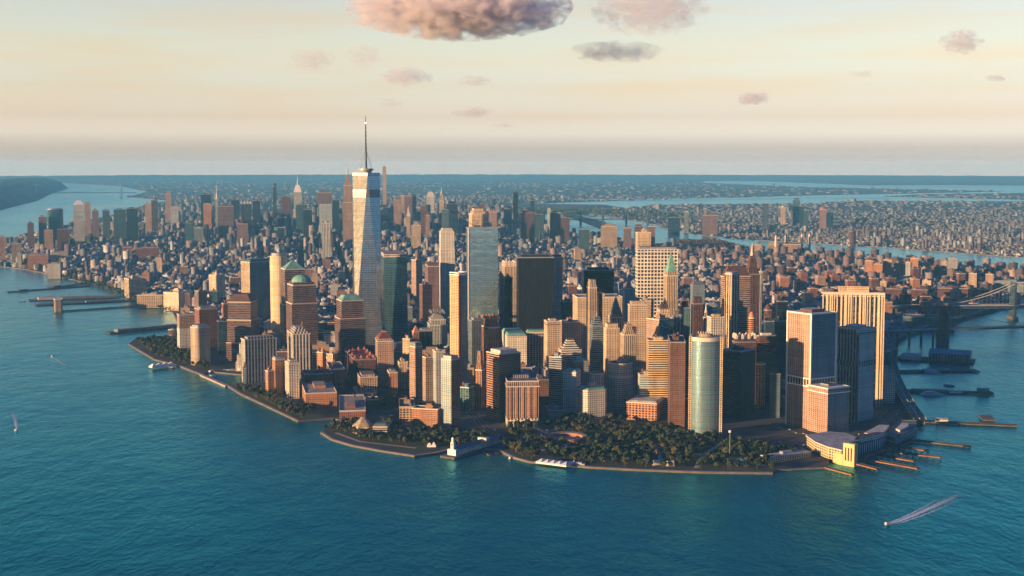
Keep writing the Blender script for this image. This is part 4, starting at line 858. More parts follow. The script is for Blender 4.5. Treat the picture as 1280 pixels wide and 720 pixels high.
# ---------------------------------------------------------------- city fill
GA = rad(8.7135); du = np.array([-math.sin(GA), math.cos(GA)]); dv = np.array([math.cos(GA), math.sin(GA)])
O0 = np.array(ll(40.7035, -74.0168)[:2])
KEYS = ['red', 'orange', 'brown', 'plum', 'pink', 'tan', 'cream', 'white', 'grey', 'lgrey', 'maroon', 'bluegrey', 'teal', 'navy', 'dark']
PK = {}
def gen_blocks(u0, u1, v0, v1, lotw, lotd, street, avenue, bu, bv):
    """rows of lots in street blocks: returns u, v, width(v), depth(u)"""
    U, V, W_, D_ = [], [], [], []
    u = u0
    while u < u1:
        v = v0
        while v < v1:
            rows = max(1, int(bu/lotd)); 
            for r in range(rows):
                x = v
                while x < v+bv-5:
                    wd = min(lotw*RNG.uniform(.6, 1.7), v+bv-x)
                    if RNG.random() > .05:
                        dd = bu/rows*RNG.uniform(.72, .98)
                        U.append(u+(r+.5)*bu/rows+(bu/rows-dd)*.5*(-1 if r == 0 else 1)*(rows > 1)); V.append(x+wd/2); W_.append(wd*RNG.uniform(.93, .995)); D_.append(dd)
                    x += wd
            v += bv+avenue
        u += bu+street
    return [np.array(a) for a in (U, V, W_, D_)]
def cls_from(u, v, px):
    n = len(u); h = np.zeros(n)
    r = RNG.random(n); e = RNG.exponential(1, n)
    mid = np.exp(-((u-6700)/1100)**2)*np.exp(-((v+150)/850)**2)
    flat = np.exp(-((u-4700)/700)**2)*np.exp(-((v+250)/600)**2)
    h = 13+7*e*.6+RNG.uniform(0, 9, n)
    h = np.where(r < .05, h+RNG.uniform(12, 42, n), h)
    h += flat*(14+e*13)
    h += mid*(28+e*26+np.where(r > .8, RNG.uniform(20, 70, n), 0))
    up = (u > 7700)
    h = np.where(up, RNG.uniform(15, 32, n)+np.where(r < .10, RNG.uniform(15, 60, n), 0), h)
    h = np.where(up & (v > -300) & (v < 1300) & (u < 10500), h+e*14, h)
    h = np.where(u > 11500, 14+e*5+np.where(r < .04, RNG.uniform(20, 40, n), 0), h)
    les = (u < 4600) & (v > 1150); h = np.where(les & (r < .09), RNG.uniform(38, 62, n), h)
    return np.clip(h, 7, 175), les
def colours(n, warm=.5):
    """index into KEYS"""
    p = np.array([.09, .05, .09, .10, .08, .11, .10, .09, .09, .09, .03, .06, .02, .02, .02]); p /= p.sum()
    return RNG.choice(len(KEYS), n, p=p)
fill = []   # arrays x y w d ang h key
def add_fill(x, y, w_, d_, ang, h_, key): fill.append((x, y, w_, d_, np.full(len(x), ang) if np.isscalar(ang) else ang, h_, key))
def clear_of(x, y, rr=0):
    ok = np.ones(len(x), bool)
    for fx, fy, fr in FOOT:
        s = np.abs(y-fy) < fr+60
        ok &= ~(s & (np.hypot(x-fx, y-fy) < fr+rr))
    return ok
def inframe(x, y, z=0, mar=170):
    px, py = project(x, y, z); return (px > -mar) & (px < 1280+mar) & (y > 1500)
MANW = MAN
CENTRAL = (7674, 11750, -1030, -230)
def grow(u, v, w_, d_, ang, hfun, polys, rr=8, noparks=True):
    x = O0[0]+u*du[0]+v*dv[0]; y = O0[1]+u*du[1]+v*dv[1]
    ok = inframe(x, y) & inside(polys, x, y)
    for s, t in ((18, 0), (-18, 0), (0, 18), (0, -18)): ok &= inside(polys, x+s, y+t)
    ok &= ~((u > CENTRAL[0]) & (u < CENTRAL[1]) & (v > CENTRAL[2]) & (v < CENTRAL[3]))
    for P in PARKS_W: ok &= ~inside(P, x, y)
    for P, d in ROADS_W: ok &= ~near_line(P, x, y, d)
    x, y, u, v, w_, d_ = x[ok], y[ok], u[ok], v[ok], w_[ok], d_[ok]
    ok = clear_of(x, y, rr); x, y, u, v, w_, d_ = x[ok], y[ok], u[ok], v[ok], w_[ok], d_[ok]
    h_, les = hfun(u, v, x)
    return x, y, u, v, w_, d_, h_, les
# core of the old town: low infill between the towers
def core_h(u, v, x):
    n = len(u); xx = O0[0]+u*du[0]+v*dv[0]; yy = O0[1]+u*du[1]+v*dv[1]
    px, pb = project(xx, yy, 0); lim = np.where(yy < 2450, 496, np.where(yy < 2750, 458, np.where(yy < 3100, 428, 402)))
    hm = (pb-lim)*yy/F
    h_ = RNG.uniform(18, 62, n); return np.minimum(h_, np.maximum(hm, 9)), np.zeros(n, bool)
U, V, W_, D_ = gen_blocks(-200, 1500, -600, 1500, 30, 34, 12, 16, 70, 95)
x, y, u, v, w_, d_, h_, les = grow(U, V, W_, D_, GA, core_h, MANW, 20)
_px, _py = project(x, y, 0); ok = (_py < 540) & ~((_px > 480) & (_px < 600) & (_py > 495)) & ~((_px < 304) & (_py > 432)) & ~((_px > 890) & (_px < 985) & (_py > 500)) & ~((_px > 350) & (_px < 425) & (_py > 470)) & ~((_px > 1112) & (_py > 425)) & ~((_px > 1060) & (_py > 505)); add_fill(x[ok], y[ok], w_[ok], d_[ok], GA, h_[ok], colours(ok.sum()))
def std_h(u, v, x): return cls_from(u, v, x)
U, V, W_, D_ = gen_blocks(1500, 4700, -2300, 2600, 19, 27, 17, 24, 60, 150)
x, y, u, v, w_, d_, h_, les = grow(U, V, W_, D_, GA, std_h, MANW, 10)
k = colours(len(x)); proj = les & (h_ > 36); k = np.where(proj, RNG.choice([0, 1, 2, 4, 10], len(x)), k); w_ = np.where(proj, np.maximum(w_, 24), w_)
add_fill(x, y, w_, d_, GA, h_, k)
U, V, W_, D_ = gen_blocks(4700, 7700, -2600, 1700, 24, 29, 18, 30, 62, 240)
x, y, u, v, w_, d_, h_, les = grow(U, V, W_, D_, GA, std_h, MANW, 10)
k = colours(len(x)); big = h_ > 85; k = np.where(big, RNG.choice([2, 3, 4, 5, 6, 8, 11, 12, 13, 13, 14], len(x)), k); w_ = np.where(big, np.maximum(w_, 30), w_)
add_fill(x, y, w_, d_, GA, h_, k)
U, V, W_, D_ = gen_blocks(7700, 15500, -1800, 2400, 34, 30, 20, 32, 62, 240)
x, y, u, v, w_, d_, h_, les = grow(U, V, W_, D_, GA, std_h, MANW, 10); add_fill(x, y, w_, d_, GA, h_, colours(len(x)))
# beyond: Bronx, Queens, Brooklyn, coarser with distance
def scatter(poly, y0, y1, s, dens, hb, ang, big=.05):
    xs = np.arange(-16000, 20000, s); ys = np.arange(y0, y1, s); X, Y_ = np.meshgrid(xs, ys); X = X.ravel(); Y_ = Y_.ravel()
    c_, s_ = math.cos(ang), math.sin(ang)
    X, Y_ = X+RNG.uniform(-.45, .45, len(X))*s, Y_+RNG.uniform(-.45, .45, len(X))*s
    patch = np.sin(X/900+1)*np.cos(Y_/1300)+.6*np.sin(X/310+Y_/470)+.5*np.sin(X/2300-Y_/1900)
    ok = inframe(X, Y_, 0, 60) & inside(poly, X, Y_) & (RNG.random(len(X)) < dens*(1-.5*(patch > .75)))
    X, Y_ = X[ok], Y_[ok]; ok = clear_of(X, Y_, 12); X, Y_ = X[ok], Y_[ok]
    u = (X-O0[0])*du[0]+(Y_-O0[1])*du[1]; v = (X-O0[0])*dv[0]+(Y_-O0[1])*dv[1]
    ok = ~((u < 15500) & inside(MANW, X, Y_) & (v < 2450)); X, Y_ = X[ok], Y_[ok]
    n = len(X); w1, d1 = RNG.uniform(.28, .68, n)*s, RNG.uniform(.28, .68, n)*s
    h_ = hb*RNG.uniform(.6, 1.5, n)+np.where(RNG.random(n) < big, RNG.uniform(10, 42, n), 0)
    k = RNG.choice(len(KEYS), n, p=np.array([.10, .06, .07, .06, .10, .12, .13, .13, .06, .08, .03, .03, .01, .01, .01]))
    add_fill(X, Y_, w1, d1, ang, h_, k)
for poly, a_ in ((QNS, rad(24)), (MAN, GA)):
    scatter(poly, 3500, 9000, 31, .85, 8, a_)
    scatter(poly, 9000, 13000, 44, .7, 9, a_, .03)
    scatter(poly, 13000, 19000, 80, .30, 12, a_, .03)
    scatter(poly, 19000, 34000, 150, .10, 16, a_, .03)
X, Y_, W1, D1, AN, HH, KK = [np.concatenate([f[i] for f in fill]) for i in range(7)]
KK = KK.astype(int)
# which of them show largest: paint everything far to near into an id buffer
order = np.argsort(-Y_); idb = np.full((720, 1280), -1, np.int32)
occ = [(y_, xl, xr, yt) for xl, xr, yt, y_, nk in LAND]
occ.sort(reverse=True)
oi = 0
pxa, pya = project(X, Y_, HH); pxb, pyb = project(X, Y_, 0); hw = (np.abs(W1*np.cos(AN))+np.abs(D1*np.sin(AN)))*.5*F/Y_
for i in order:
    while oi < len(occ) and occ[oi][0] > Y_[i]:
        y_, xl, xr, yt = occ[oi]; oi += 1; yb = project(0, y_, 0)[1]; idb[max(int(yt), 0):int(min(yb, 720)), max(int(xl), 0):max(int(xr), 0)] = -2
    if Y_[i] > 9000: continue
    a, b, c, d = pxa[i]-hw[i], pxa[i]+hw[i], pya[i], pyb[i]
    if b < 0 or a > 1280: continue
    idb[max(int(c), 0):max(int(d), 0), max(int(a), 0):max(int(b), 0)] = i
while oi < len(occ):
    y_, xl, xr, yt = occ[oi]; oi += 1; yb = project(0, y_, 0)[1]; idb[max(int(yt), 0):int(min(yb, 720)), max(int(xl), 0):max(int(xr), 0)] = -2
cnt = np.bincount(idb[idb >= 0].ravel(), minlength=len(X))
N_IND = max(0, 306-len(T)-len(M_))
pick = np.argsort(-cnt)[:N_IND]; pick = pick[cnt[pick] > 0]
print('fill', len(X), 'heroes', len(T), len(M_), 'individual', len(pick), 'smallest px', cnt[pick[-1]])
mask = np.ones(len(X), bool); mask[pick] = False
# --- the rest as one mesh
kc = np.array([WALLC[k] for k in KEYS]); 
def mass(name, sel, lab):
    x, y, w_, d_, a, h_, k = [q_[sel] for q_ in (X, Y_, W1, D1, AN, HH, KK)]; n = len(x)
    ca, sa = np.cos(a), np.sin(a); V8 = np.zeros((n, 8, 3), np.float32)
    for j, (sx, sy) in enumerate(((-1, -1), (1, -1), (1, 1), (-1, 1))):
        ox, oy = sx*w_/2, sy*d_/2
        for t, z in ((0, np.full(n, 1.5)), (4, h_)): V8[:, j+t, 0] = x+ox*ca-oy*sa; V8[:, j+t, 1] = y+ox*sa+oy*ca; V8[:, j+t, 2] = z
    # rooftop bulkhead boxes, four more side faces and a top
    bw = RNG.uniform(.2, .45, n); ox = RNG.uniform(-.2, .2, n); B8 = np.zeros((n, 8, 3), np.float32); bh = np.where(y < 10000, RNG.uniform(2, 5, n), .3)
    for j, (sx, sy) in enumerate(((-1, -1), (1, -1), (1, 1), (-1, 1))):
        qx, qy = (sx*bw*.5+ox)*w_, (sy*bw*.5)*d_
        for t, z in ((0, h_), (4, h_+bh)): B8[:, j+t, 0] = x+qx*ca-qy*sa; B8[:, j+t, 1] = y+qx*sa+qy*ca; B8[:, j+t, 2] = z
    allv = np.concatenate([V8.reshape(-1, 3), B8.reshape(-1, 3)])
    fc = np.array([[0, 1, 5, 4], [1, 2, 6, 5], [2, 3, 7, 6], [3, 0, 4, 7], [4, 5, 6, 7]])
    fa = (np.arange(2*n)[:, None, None]*8+fc[None]).reshape(-1, 4)
    me = bpy.data.meshes.new(name); me.vertices.add(len(allv)); me.vertices.foreach_set('co', allv.ravel())
    me.loops.add(fa.size); me.loops.foreach_set('vertex_index', fa.ravel().astype(np.int32))
    me.polygons.add(len(fa)); me.polygons.foreach_set('loop_start', np.arange(0, fa.size, 4, dtype=np.int32)); me.polygons.foreach_set('loop_total', np.full(len(fa), 4, np.int32))
    mi = np.tile([0, 0, 0, 0, 1], 2*n).astype(np.int32); me.materials.append(FILLW); me.materials.append(FILLR)
    me.polygons.foreach_set('material_index', mi)
    uv = np.zeros((2*n, 5, 4, 2), np.float32)
    ww = np.concatenate([w_, w_*bw]); dd = np.concatenate([d_, d_*bw]); hh = np.concatenate([h_, bh]); off = RNG.uniform(0, 30, 2*n)
    for f_ in range(4):
        L = ww if f_ % 2 == 0 else dd
        uv[:, f_, 0, 0] = off; uv[:, f_, 1, 0] = off+L; uv[:, f_, 2, 0] = off+L; uv[:, f_, 3, 0] = off; uv[:, f_, 2, 1] = hh; uv[:, f_, 3, 1] = hh
    ul = me.uv_layers.new(name='UVMap'); ul.data.foreach_set('uv', uv.ravel())
    rc = np.array([c for _, c in ROOFC]+[(.10, .14, .15), (.2, .09, .07), (.50, .58, .56)])
    wc = kc[k]; gm = wc.mean(1, keepdims=True); wc = (wc*.52+gm*np.array([.88, 1.0, 1.08])*.48)*RNG.uniform(.7, 1.3, (n, 1)); rr_ = rc[RNG.choice(len(rc), n, p=[.20, .17, .17, .08, .12, .12, .03, .11])]*RNG.uniform(.7, 1.2, (n, 1))
    far_ = np.clip((y-5000)/5000, 0, 1)[:, None]; wc = (wc*(1-.5*far_)+np.array([.10, .13, .15])*.5*far_)*(1-.2*far_); rr_ = rr_*(1-.45*far_)+np.array([.02, .035, .03])*far_  # walls drift to blue-grey with distance: haze put into the colour
    tone = np.ones((2*n, 5, 4), np.float32); tone[:n, :4, :3] = wc[:, None]; tone[:n, 4, :3] = rr_; tone[n:, :4, :3] = (wc*.8+.05)[:, None]; tone[n:, 4, :3] = rr_
    at = me.attributes.new('tone', 'FLOAT_COLOR', 'FACE'); at.data.foreach_set('color', tone.ravel())
    me.update(calc_edges=True); me.validate()
    o = bpy.data.objects.new(name, me); COL.objects.link(o); tag(o, lab, 'buildings', kind='stuff'); return o
FILLW = bpy.data.materials.new('fill_wall'); FILLW.use_nodes = True; nt = FILLW.node_tree; nt.nodes.clear()
g = N(nt, 'ShaderNodeGroup'); g.node_tree = FG; o_ = N(nt, 'ShaderNodeOutputMaterial'); at_ = N(nt, 'ShaderNodeAttribute', attribute_name='tone'); nt.links.new(at_.outputs[0], g.inputs['Wall']); nt.links.new(g.outputs[0], o_.inputs[0])
g.inputs['Glass'].default_value = (.02, .03, .04, 1); g.inputs['Bay'].default_value = 3.2; g.inputs['Floor'].default_value = 3.4; g.inputs['WX'].default_value = .48; g.inputs['WY'].default_value = .52
FILLR, nt, b = nmat('fill_roof'); at_ = N(nt, 'ShaderNodeAttribute', attribute_name='tone'); nt.links.new(at_.outputs[0], b.inputs['Base Color']); b.inputs['Roughness'].default_value = .85
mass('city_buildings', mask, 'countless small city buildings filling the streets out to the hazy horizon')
# --- individually built ones
ADJ = dict(red='red brick', orange='orange brick', brown='brown brick', plum='plum brick', pink='pink brick', tan='tan stone', cream='cream stone', white='white', grey='grey', lgrey='pale grey', maroon='dark red brick', bluegrey='blue-grey', teal='teal glass', navy='navy glass', dark='charcoal')
NK = [(l[0], l[1], l[2], l[4]) for l in LAND if l[4]]
recs = []
for i in pick:
    cx_, cy_ = pxa[i], pya[i]
    best = min(NK, key=lambda l: math.hypot(max(l[0]-cx_, 0, cx_-l[1]), (cy_-l[2])*.6))
    dx = cx_-(best[0]+best[1])/2
    side = ('left of' if dx < 0 else 'right of') if abs(dx) > (best[1]-best[0])/2 else ('above' if cy_ < best[2] else 'below the roofline of')
    kind = 'tower' if HH[i] > 1.7*max(W1[i], 20) else ('low building' if HH[i] < 16 else 'mid-rise block')
    recs.append([i, ADJ[KEYS[KK[i]]], kind, side, best[3], abs(dx)+abs(cy_-best[2])*.3])
from collections import defaultdict
grp = defaultdict(list)
for r in recs: grp[(r[1], r[2], r[3], r[4])].append(r)
ORD = ['nearest', 'second nearest', 'third nearest', 'fourth nearest', 'fifth nearest', 'sixth nearest', 'seventh nearest', 'eighth nearest', 'ninth nearest', 'tenth nearest']
for (c_, kd, sd_, nk), L in grp.items():
    L.sort(key=lambda r: r[5])
    for j, r in enumerate(L):
        i = r[0]; R = random.Random(int(i)); w1, d1, h1 = float(W1[i]), float(D1[i]), float(HH[i]); key = KEYS[KK[i]]
        lab = f'{c_} {kd} {sd_} the {nk}' if len(L) == 1 else f'{c_} {kd}, {ORD[min(j, 9)]} of {len(L)} alike {sd_} the {nk}'
        root = empty('apartment_building' if h1 > 16 else 'low_building', (float(X[i]), float(Y_[i]), 0), float(AN[i])); tag(root, lab, 'building', 'buildings of the dense middle distance')
        st = key+':'+('glass' if key in ('teal', 'navy') else R.choice(('fine', 'grid', 'grid', 'dots', 'balc')))
        m = MB(); m.prism(rect(w1, d1), 1.5, h1, 0, 1, v0=0); m.build('facade', [facade(st), R.choice(ROOFS)], root)
        pm = MB(); Q2, Qi = rect(w1+.6, d1+.6), rect(w1-.8, d1-.8); pm.prism(Q2, h1-.6, h1+1, cap=False)
        for t in range(4): pm.face([(*Q2[t], h1+1), (*Q2[(t+1) % 4], h1+1), (*Qi[(t+1) % 4], h1+1), (*Qi[t], h1+1)])
        pm.build('parapet', [R.choice((TRIM, METAL))], root)
        roof_kit(root, w1, d1, h1, R, R.choice(ROOFS), key+':fine')
# ---------------------------------------------------------------- the tallest tower: square base, square top turned 45 degrees
def glassm(name, col, metal, rough, bay=3.2, fl=4.1):
    m = bpy.data.materials.new(name); m.use_nodes = True; nt = m.node_tree; nt.nodes.clear()
    g = N(nt, 'ShaderNodeGroup'); g.node_tree = FG; o = N(nt, 'ShaderNodeOutputMaterial'); nt.links.new(g.outputs[0], o.inputs[0])
    g.inputs['Wall'].default_value = (.35, .36, .36, 1); g.inputs['Glass'].default_value = (*col, 1)
    for k, v in (('Bay', bay), ('Floor', fl), ('WX', .96), ('WY', .93), ('GMetal', metal), ('GRough', rough), ('Blind', 0)): g.inputs[k].default_value = v
    return m
root = empty('skyscraper', (WTC.x, WTC.y+35, 0), rad(12)); tag(root, 'tallest tower of faceted mirror glass tapering to a ringed mast', 'building')
b, hT = 30.5, 412.
Bq = [(-b, -b), (b, -b), (b, b), (-b, b)]; Tq = [(0, -b), (b, 0), (0, b), (-b, 0)]
GL1 = glassm('tower_mirror_glass', (.23, .32, .42), .85, .09)
m = MB(); m.prism([(x*1.0, y*1.0) for x, y in Bq], 1.5, 56, 0, 0, cap=False)
for i in range(4):
    B0, B1 = Bq[i], Bq[(i+1) % 4]; T0 = Tq[i]; T1 = Tq[(i+1) % 4]
    m.face([(*B0, 56), (*B1, 56), (*T0, hT)], 0, [(0, 0), (61, 0), (30.5, 356)])
    m.face([(*B1, 56), (*T1, hT), (*T0, hT)], 0, [(21.5, 0), (43, 356), (0, 356)])
m.build('facade', [GL1], root)
m = MB(); m.prism(scl(Tq, 1.015), hT-3, hT+3.5, 0, 1); m.build('parapet', [WHITE, ROOFS[1]], root)
# pale louvred mechanical band
m = MB(); t0, t1 = .855, .905
def ring(t, k=1.004):
    P = []
    for i in range(4):
        B1 = Bq[i]; T0 = Tq[i-1]; T1 = Tq[i]
        P.append((B1[0]*(1-t)+T0[0]*t, B1[1]*(1-t)+T0[1]*t)); P.append((B1[0]*(1-t)+T1[0]*t, B1[1]*(1-t)+T1[1]*t))
    return [(x*k, y*k) for x, y in P]
zz = lambda t: 56+(hT-56)*t
m.frustum(ring(t0), ring(t1), zz(t0), zz(t1), 0, 0, cap=False); m.build('louvre_band', [glassm('louvre', (.16, .18, .18), .5, .35, 2.6, 6)], root)
m = MB(); m.cyl(0, 0, 17, 17, hT+9, hT+13, 24, 0, 0); m.cyl(0, 0, 12, 14, hT+3, hT+9, 16); m.build('antenna_ring', [METAL], root)
m = MB(); m.cyl(0, 0, 2.6, 1.8, hT+8, hT+60, 8); m.cyl(0, 0, 1.8, .9, hT+60, hT+118, 8); m.cyl(0, 0, .9, .4, hT+118, hT+130, 6)
for k in range(9): m.cyl(0, 0, 3.0-.16*k, 3.0-.16*k, hT+40+9*k, hT+41.6+9*k, 8)
sp = m.build('mast', [DARKM], root)
m = MB(); m.cyl(0, 0, 1.6, 1.6, hT+112, hT+116, 8); m.build('beacon', [paint('beacon_lamp', (.9, .85, .7), .4, emit=((1, .85, .6), 1.5), vary=0)], sp)
for k in range(6):
    a = k*math.pi/3+.3; m = MB(); m.tube((15*math.cos(a), 15*math.sin(a), hT+12), (1.5*math.cos(a), 1.5*math.sin(a), hT+52), .35, n=4); m.build('guy_cable', [METAL], root)

# ---------------------------------------------------------------- curved mirror tower on the park edge
root = empty('office_tower', (c17.x, c17.y, 0), rad(-8)); tag(root, 'curved mirror glass tower with a pale vertical edge strip, by the park', 'building')
h17 = at_y(881, 421, c17.y).z; W17 = 24.3
arc = [(-W17+2*W17*i/18, -15*math.sin(math.pi*(.08+.84*i/18))) for i in range(19)]
m = MB(); m.prism(arc+[(W17, 22), (-W17, 22)], 8, h17, 0, 1, v0=0); m.build('facade', [glassm('curved_mirror', (.10, .20, .24), .25, .3, 3, 3.9), ROOFS[2]], root)
m = MB(); m.prism(scl(arc+[(W17, 22), (-W17, 22)], 1.01), h17-6, h17, 0, 0, cap=False); m.build('cornice', [TRIM], root)
m = MB()
for s in (-1, 1): m.box(s*W17-2.2, s*W17+2.2, -6, 22, 1.5, h17+1)
m.build('edge_strip', [facade('gold:balc')], root)
m = MB(); m.cyl(0, 6, 12, 10, h17, h17+5, 14); m.build('penthouse', [facade('tan:fine')], root)
m = MB()
for k in range(7): m.box(-13+k*4, -11.5+k*4, 0, 8, h17+5, h17+8)
m.build('cooling_unit', [MATS['pale']], root)
m = MB(); 
for k in range(6): m.cyl(-18+k*7.2, -2, 1, 1, 1.5, 8, 8)
m.build('column', [TRIM], root)

# ---------------------------------------------------------------- crane
p = at_y(594, 283, 3240); root = empty('tower_crane', (p.x, p.y, 0)); tag(root, 'long-armed construction crane slanting over the mirror-glass slab', 'crane')
m = MB(); m.box(-1.5, 1.5, -1.5, 1.5, 200, p.z); m.build('mast', [DARKM], root)
q0 = at_y(562, 263, 3240)
m = MB()
for s in (-1, 1): m.tube((0, s*1.2, p.z), (q0.x-p.x, s*1.2, q0.z), .7, n=4)
for k in range(14):
    t = k/14; a_ = Vector((0, 0, p.z)).lerp(Vector((q0.x-p.x, 0, q0.z)), t); m.tube(a_+Vector((0, -1.2, 0)), a_+Vector((-3, 1.2, 2.2)), .4, n=3)
m.build('jib', [paint('crane_paint', (.55, .42, .36), .6)], root)
m = MB(); m.box(0, 12, -1.5, 1.5, p.z-2, p.z+2); m.build('counterweight', [METAL], root)
m = MB(); m.tube((0, 0, p.z+1), (6, 0, p.z+12), .6, n=4); m.tube((6, 0, p.z+12), (q0.x-p.x, 0, q0.z), .25, n=3); m.build('stay_cable', [DARKM], root)

# ---------------------------------------------------------------- power station chimneys
for i, (cx_, ty, by, lb) in enumerate([(970, 292.5, 312, 'leftmost'), (982.5, 292.5, 312, 'second from the left'), (1002.5, 290.5, 316, 'third from the left'), (1012, 290.5, 316, 'rightmost')]):
    p = at_y(cx_, ty, 6440+40*i); root = empty('chimney', (p.x, p.y, 0)); tag(root, f'pale tall chimney by the river, {lb} of four', 'chimney', 'power station chimneys')
    m = MB(); m.cyl(0, 0, 7.5, 5, 2, p.z-7, 12); m.build('stack', [TRIM], root)
    m = MB(); m.cyl(0, 0, 5.3, 5.2, p.z-7, p.z, 12); m.build('cap', [DARKM], root)

# ---------------------------------------------------------------- bridges
STONE = paint('granite', (.11, .10, .09), .85, vary=.3, scale=.2); STEELB = paint('bridge_steel', (.07, .11, .13), .6, .2); CABLE = paint('pale_cable', (.55, .50, .42), .6, vary=0)
# stone tower bridge on the right
bt = gr(1178, 431, 0); root = empty('suspension_bridge', (bt.x, bt.y, 0), 0); tag(root, 'stone-towered suspension bridge crossing the right river low over the water', 'bridge')
ht = 95; m = MB()
for x_ in (-9.5, 0, 9.5): m.frustum([(x_-3.4, -9), (x_+3.4, -9), (x_+3.4, 9), (x_-3.4, 9)], [(x_-2.6, -7), (x_+2.6, -7), (x_+2.6, 7), (x_-2.6, 7)], 0, ht-9)
m.box(-13, 13, -10, 10, -1, 30); m.box(-12.4, 12.4, -7.4, 7.4, ht-14, ht-4); m.box(-13, 13, -8.2, 8.2, ht-4, ht)
m.build('tower', [STONE], root)
dkL, dkR = gr(1104, 414, 34)-Vector((bt.x, bt.y, 0)), gr(1420, 403, 41)-Vector((bt.x, bt.y, 0))
mid = Vector((0, 0, 40)); m = MB(); m.beam(dkL, mid, 26, 4.5); m.beam(mid, dkR, 26, 4.5); m.build('deck', [STEELB], root)
m = MB()
for s in (-11, 11):
    for a_, b_, n_, sag in ((Vector((0, s, ht-2)), dkL+Vector((0, s, 3)), 14, .25), (Vector((0, s, ht-2)), dkR+Vector((0, s, ht-44)), 24, 1.0)):
        pr = a_
        for k in range(1, n_+1):
            t = k/n_; c_ = a_.lerp(b_, t); c_.z -= sag*4*t*(1-t)*(48 if sag == 1 else 30)
            m.tube(pr, c_, .35, n=4); dz = mid.z+(dkL.z-mid.z)*0
            if c_.z > mid.z+1: m.tube(c_, (c_.x, c_.y, mid.z), .1, n=3)
            pr = c_
m.build('cable', [STEELB], root)
m = MB()
for k in range(5):
    t = (k+.8)/5; c_ = mid.lerp(dkL, t); m.box(c_.x-1.2, c_.x+1.2, c_.y-6, c_.y+6, -1, c_.z-4.5)
m.build('approach_pier', [STONE], root)
# steel bridge behind it
mt = gr(1265.5, 399, 0); root = empty('suspension_bridge', (mt.x, mt.y, 0), rad(2)); tag(root, 'blue steel suspension bridge with pale sweeping cable at the right edge', 'bridge')
m = MB(); m.frustum(rect(16, 50), rect(13, 44), -1, 9, 0, 0)
m.build('pier_base', [STONE], root)
hm = 100
m = MB()
for y_ in (-17, -6, 6, 17): m.frustum([(-3.6, y_-2), (3.6, y_-2), (3.6, y_+2), (-3.6, y_+2)], [(-2.2, y_-1.5), (2.2, y_-1.5), (2.2, y_+1.5), (-2.2, y_+1.5)], 9, hm)
for z_ in (20, 60, 88): m.box(-2.6, 2.6, -18.8, 18.8, z_, z_+4)
m.box(-3.4, 3.4, -19.5, 19.5, hm, hm+2.5); 
for y_ in (-17, -6, 6, 17): m.cyl(0, y_, 2.2, .2, hm+2.5, hm+8, 6)
m.build('tower', [STEELB], root)
L_ = at_y(1095, 377.5, 3950)-Vector((mt.x, mt.y, 0)); zd = L_.z
m = MB(); a_, b_ = Vector((-460, 0, zd)), Vector((330, 0, zd)); m.beam(a_, b_, 36, 1.5); m.beam(a_-Vector((0, 0, 6.5)), b_-Vector((0, 0, 6.5)), 36, 1.2); m.build('deck', [STEELB], root)
m = MB()
for k in range(100):
    x0 = -460+7.9*k
    for y_ in (-17.6, 17.6): m.tube((x0, y_, zd-1), (x0+3.95, y_, zd-7), .35, n=3); m.tube((x0+3.95, y_, zd-7), (x0+7.9, y_, zd-1), .35, n=3)
m.build('truss', [STEELB], root)
m = MB()
for y_ in (-18.3, 18.3): m.box(-460, 330, y_-.4, y_+.4, zd, zd+1.3)
m.build('railing', [CABLE], root)
m = MB()
for y_ in (-16, 16):
    pr = Vector((0, y_, hm+2))
    for k in range(1, 21):
        x_ = -230*k/20; z_ = zd+4+(hm-2-zd)*(1-k/20)**2; c_ = Vector((x_, y_, z_)); m.tube(pr, c_, .95, n=5); m.tube(c_, (x_, y_, zd), .12, n=3); pr = c_
    pr = Vector((0, y_, hm+2))
    for k in range(1, 21):
        x_ = 300*k/20; z_ = zd+8+(hm-6-zd)*(1-k/20)**1.8; c_ = Vector((x_, y_, z_)); m.tube(pr, c_, .95, n=5); m.tube(c_, (x_, y_, zd), .12, n=3); pr = c_
m.build('cable', [CABLE], root)
m = MB()
for k in range(7): m.box(-452+k*38, -447+k*38, -14, 14, 1, zd-7)
m.build('approach_pier', [STONE], root)
# cantilever bridge far off
a_, b_ = at_y(706, 271, 9900), at_y(850, 274, 10150); zq = 42
root = empty('cantilever_bridge', (a_.x, a_.y, 0), math.atan2(b_.y-a_.y, b_.x-a_.x)); tag(root, 'distant lacy steel cantilever bridge over the far river bend', 'bridge')
Lb = math.hypot(b_.x-a_.x, b_.y-a_.y); m = MB(); m.beam((0, 0, zq), (Lb, 0, zq), 26, 5); m.build('deck', [STEELB], root)
tp = [120, 290, 470, 640]
for x_ in tp:
    m = MB(); m.box(x_-4, x_+4, -12, 12, 0, 98); m.cyl(x_, -9, 3, .3, 98, 112, 5); m.cyl(x_, 9, 3, .3, 98, 112, 5); m.build('tower', [STEELB], root)
m = MB()
def qz(x_): return zq+6+44*max(math.exp(-abs(x_-t)/65) for t in tp)
for k in range(60):
    x0, x1 = Lb*k/60, Lb*(k+1)/60
    for y_ in (-12, 12):
        m.tube((x0, y_, qz(x0)), (x1, y_, qz(x1)), 1.3, n=4); m.tube((x0, y_, zq), (x1, y_, qz(x1)), .8, n=3)
m.build('truss', [STEELB], root)
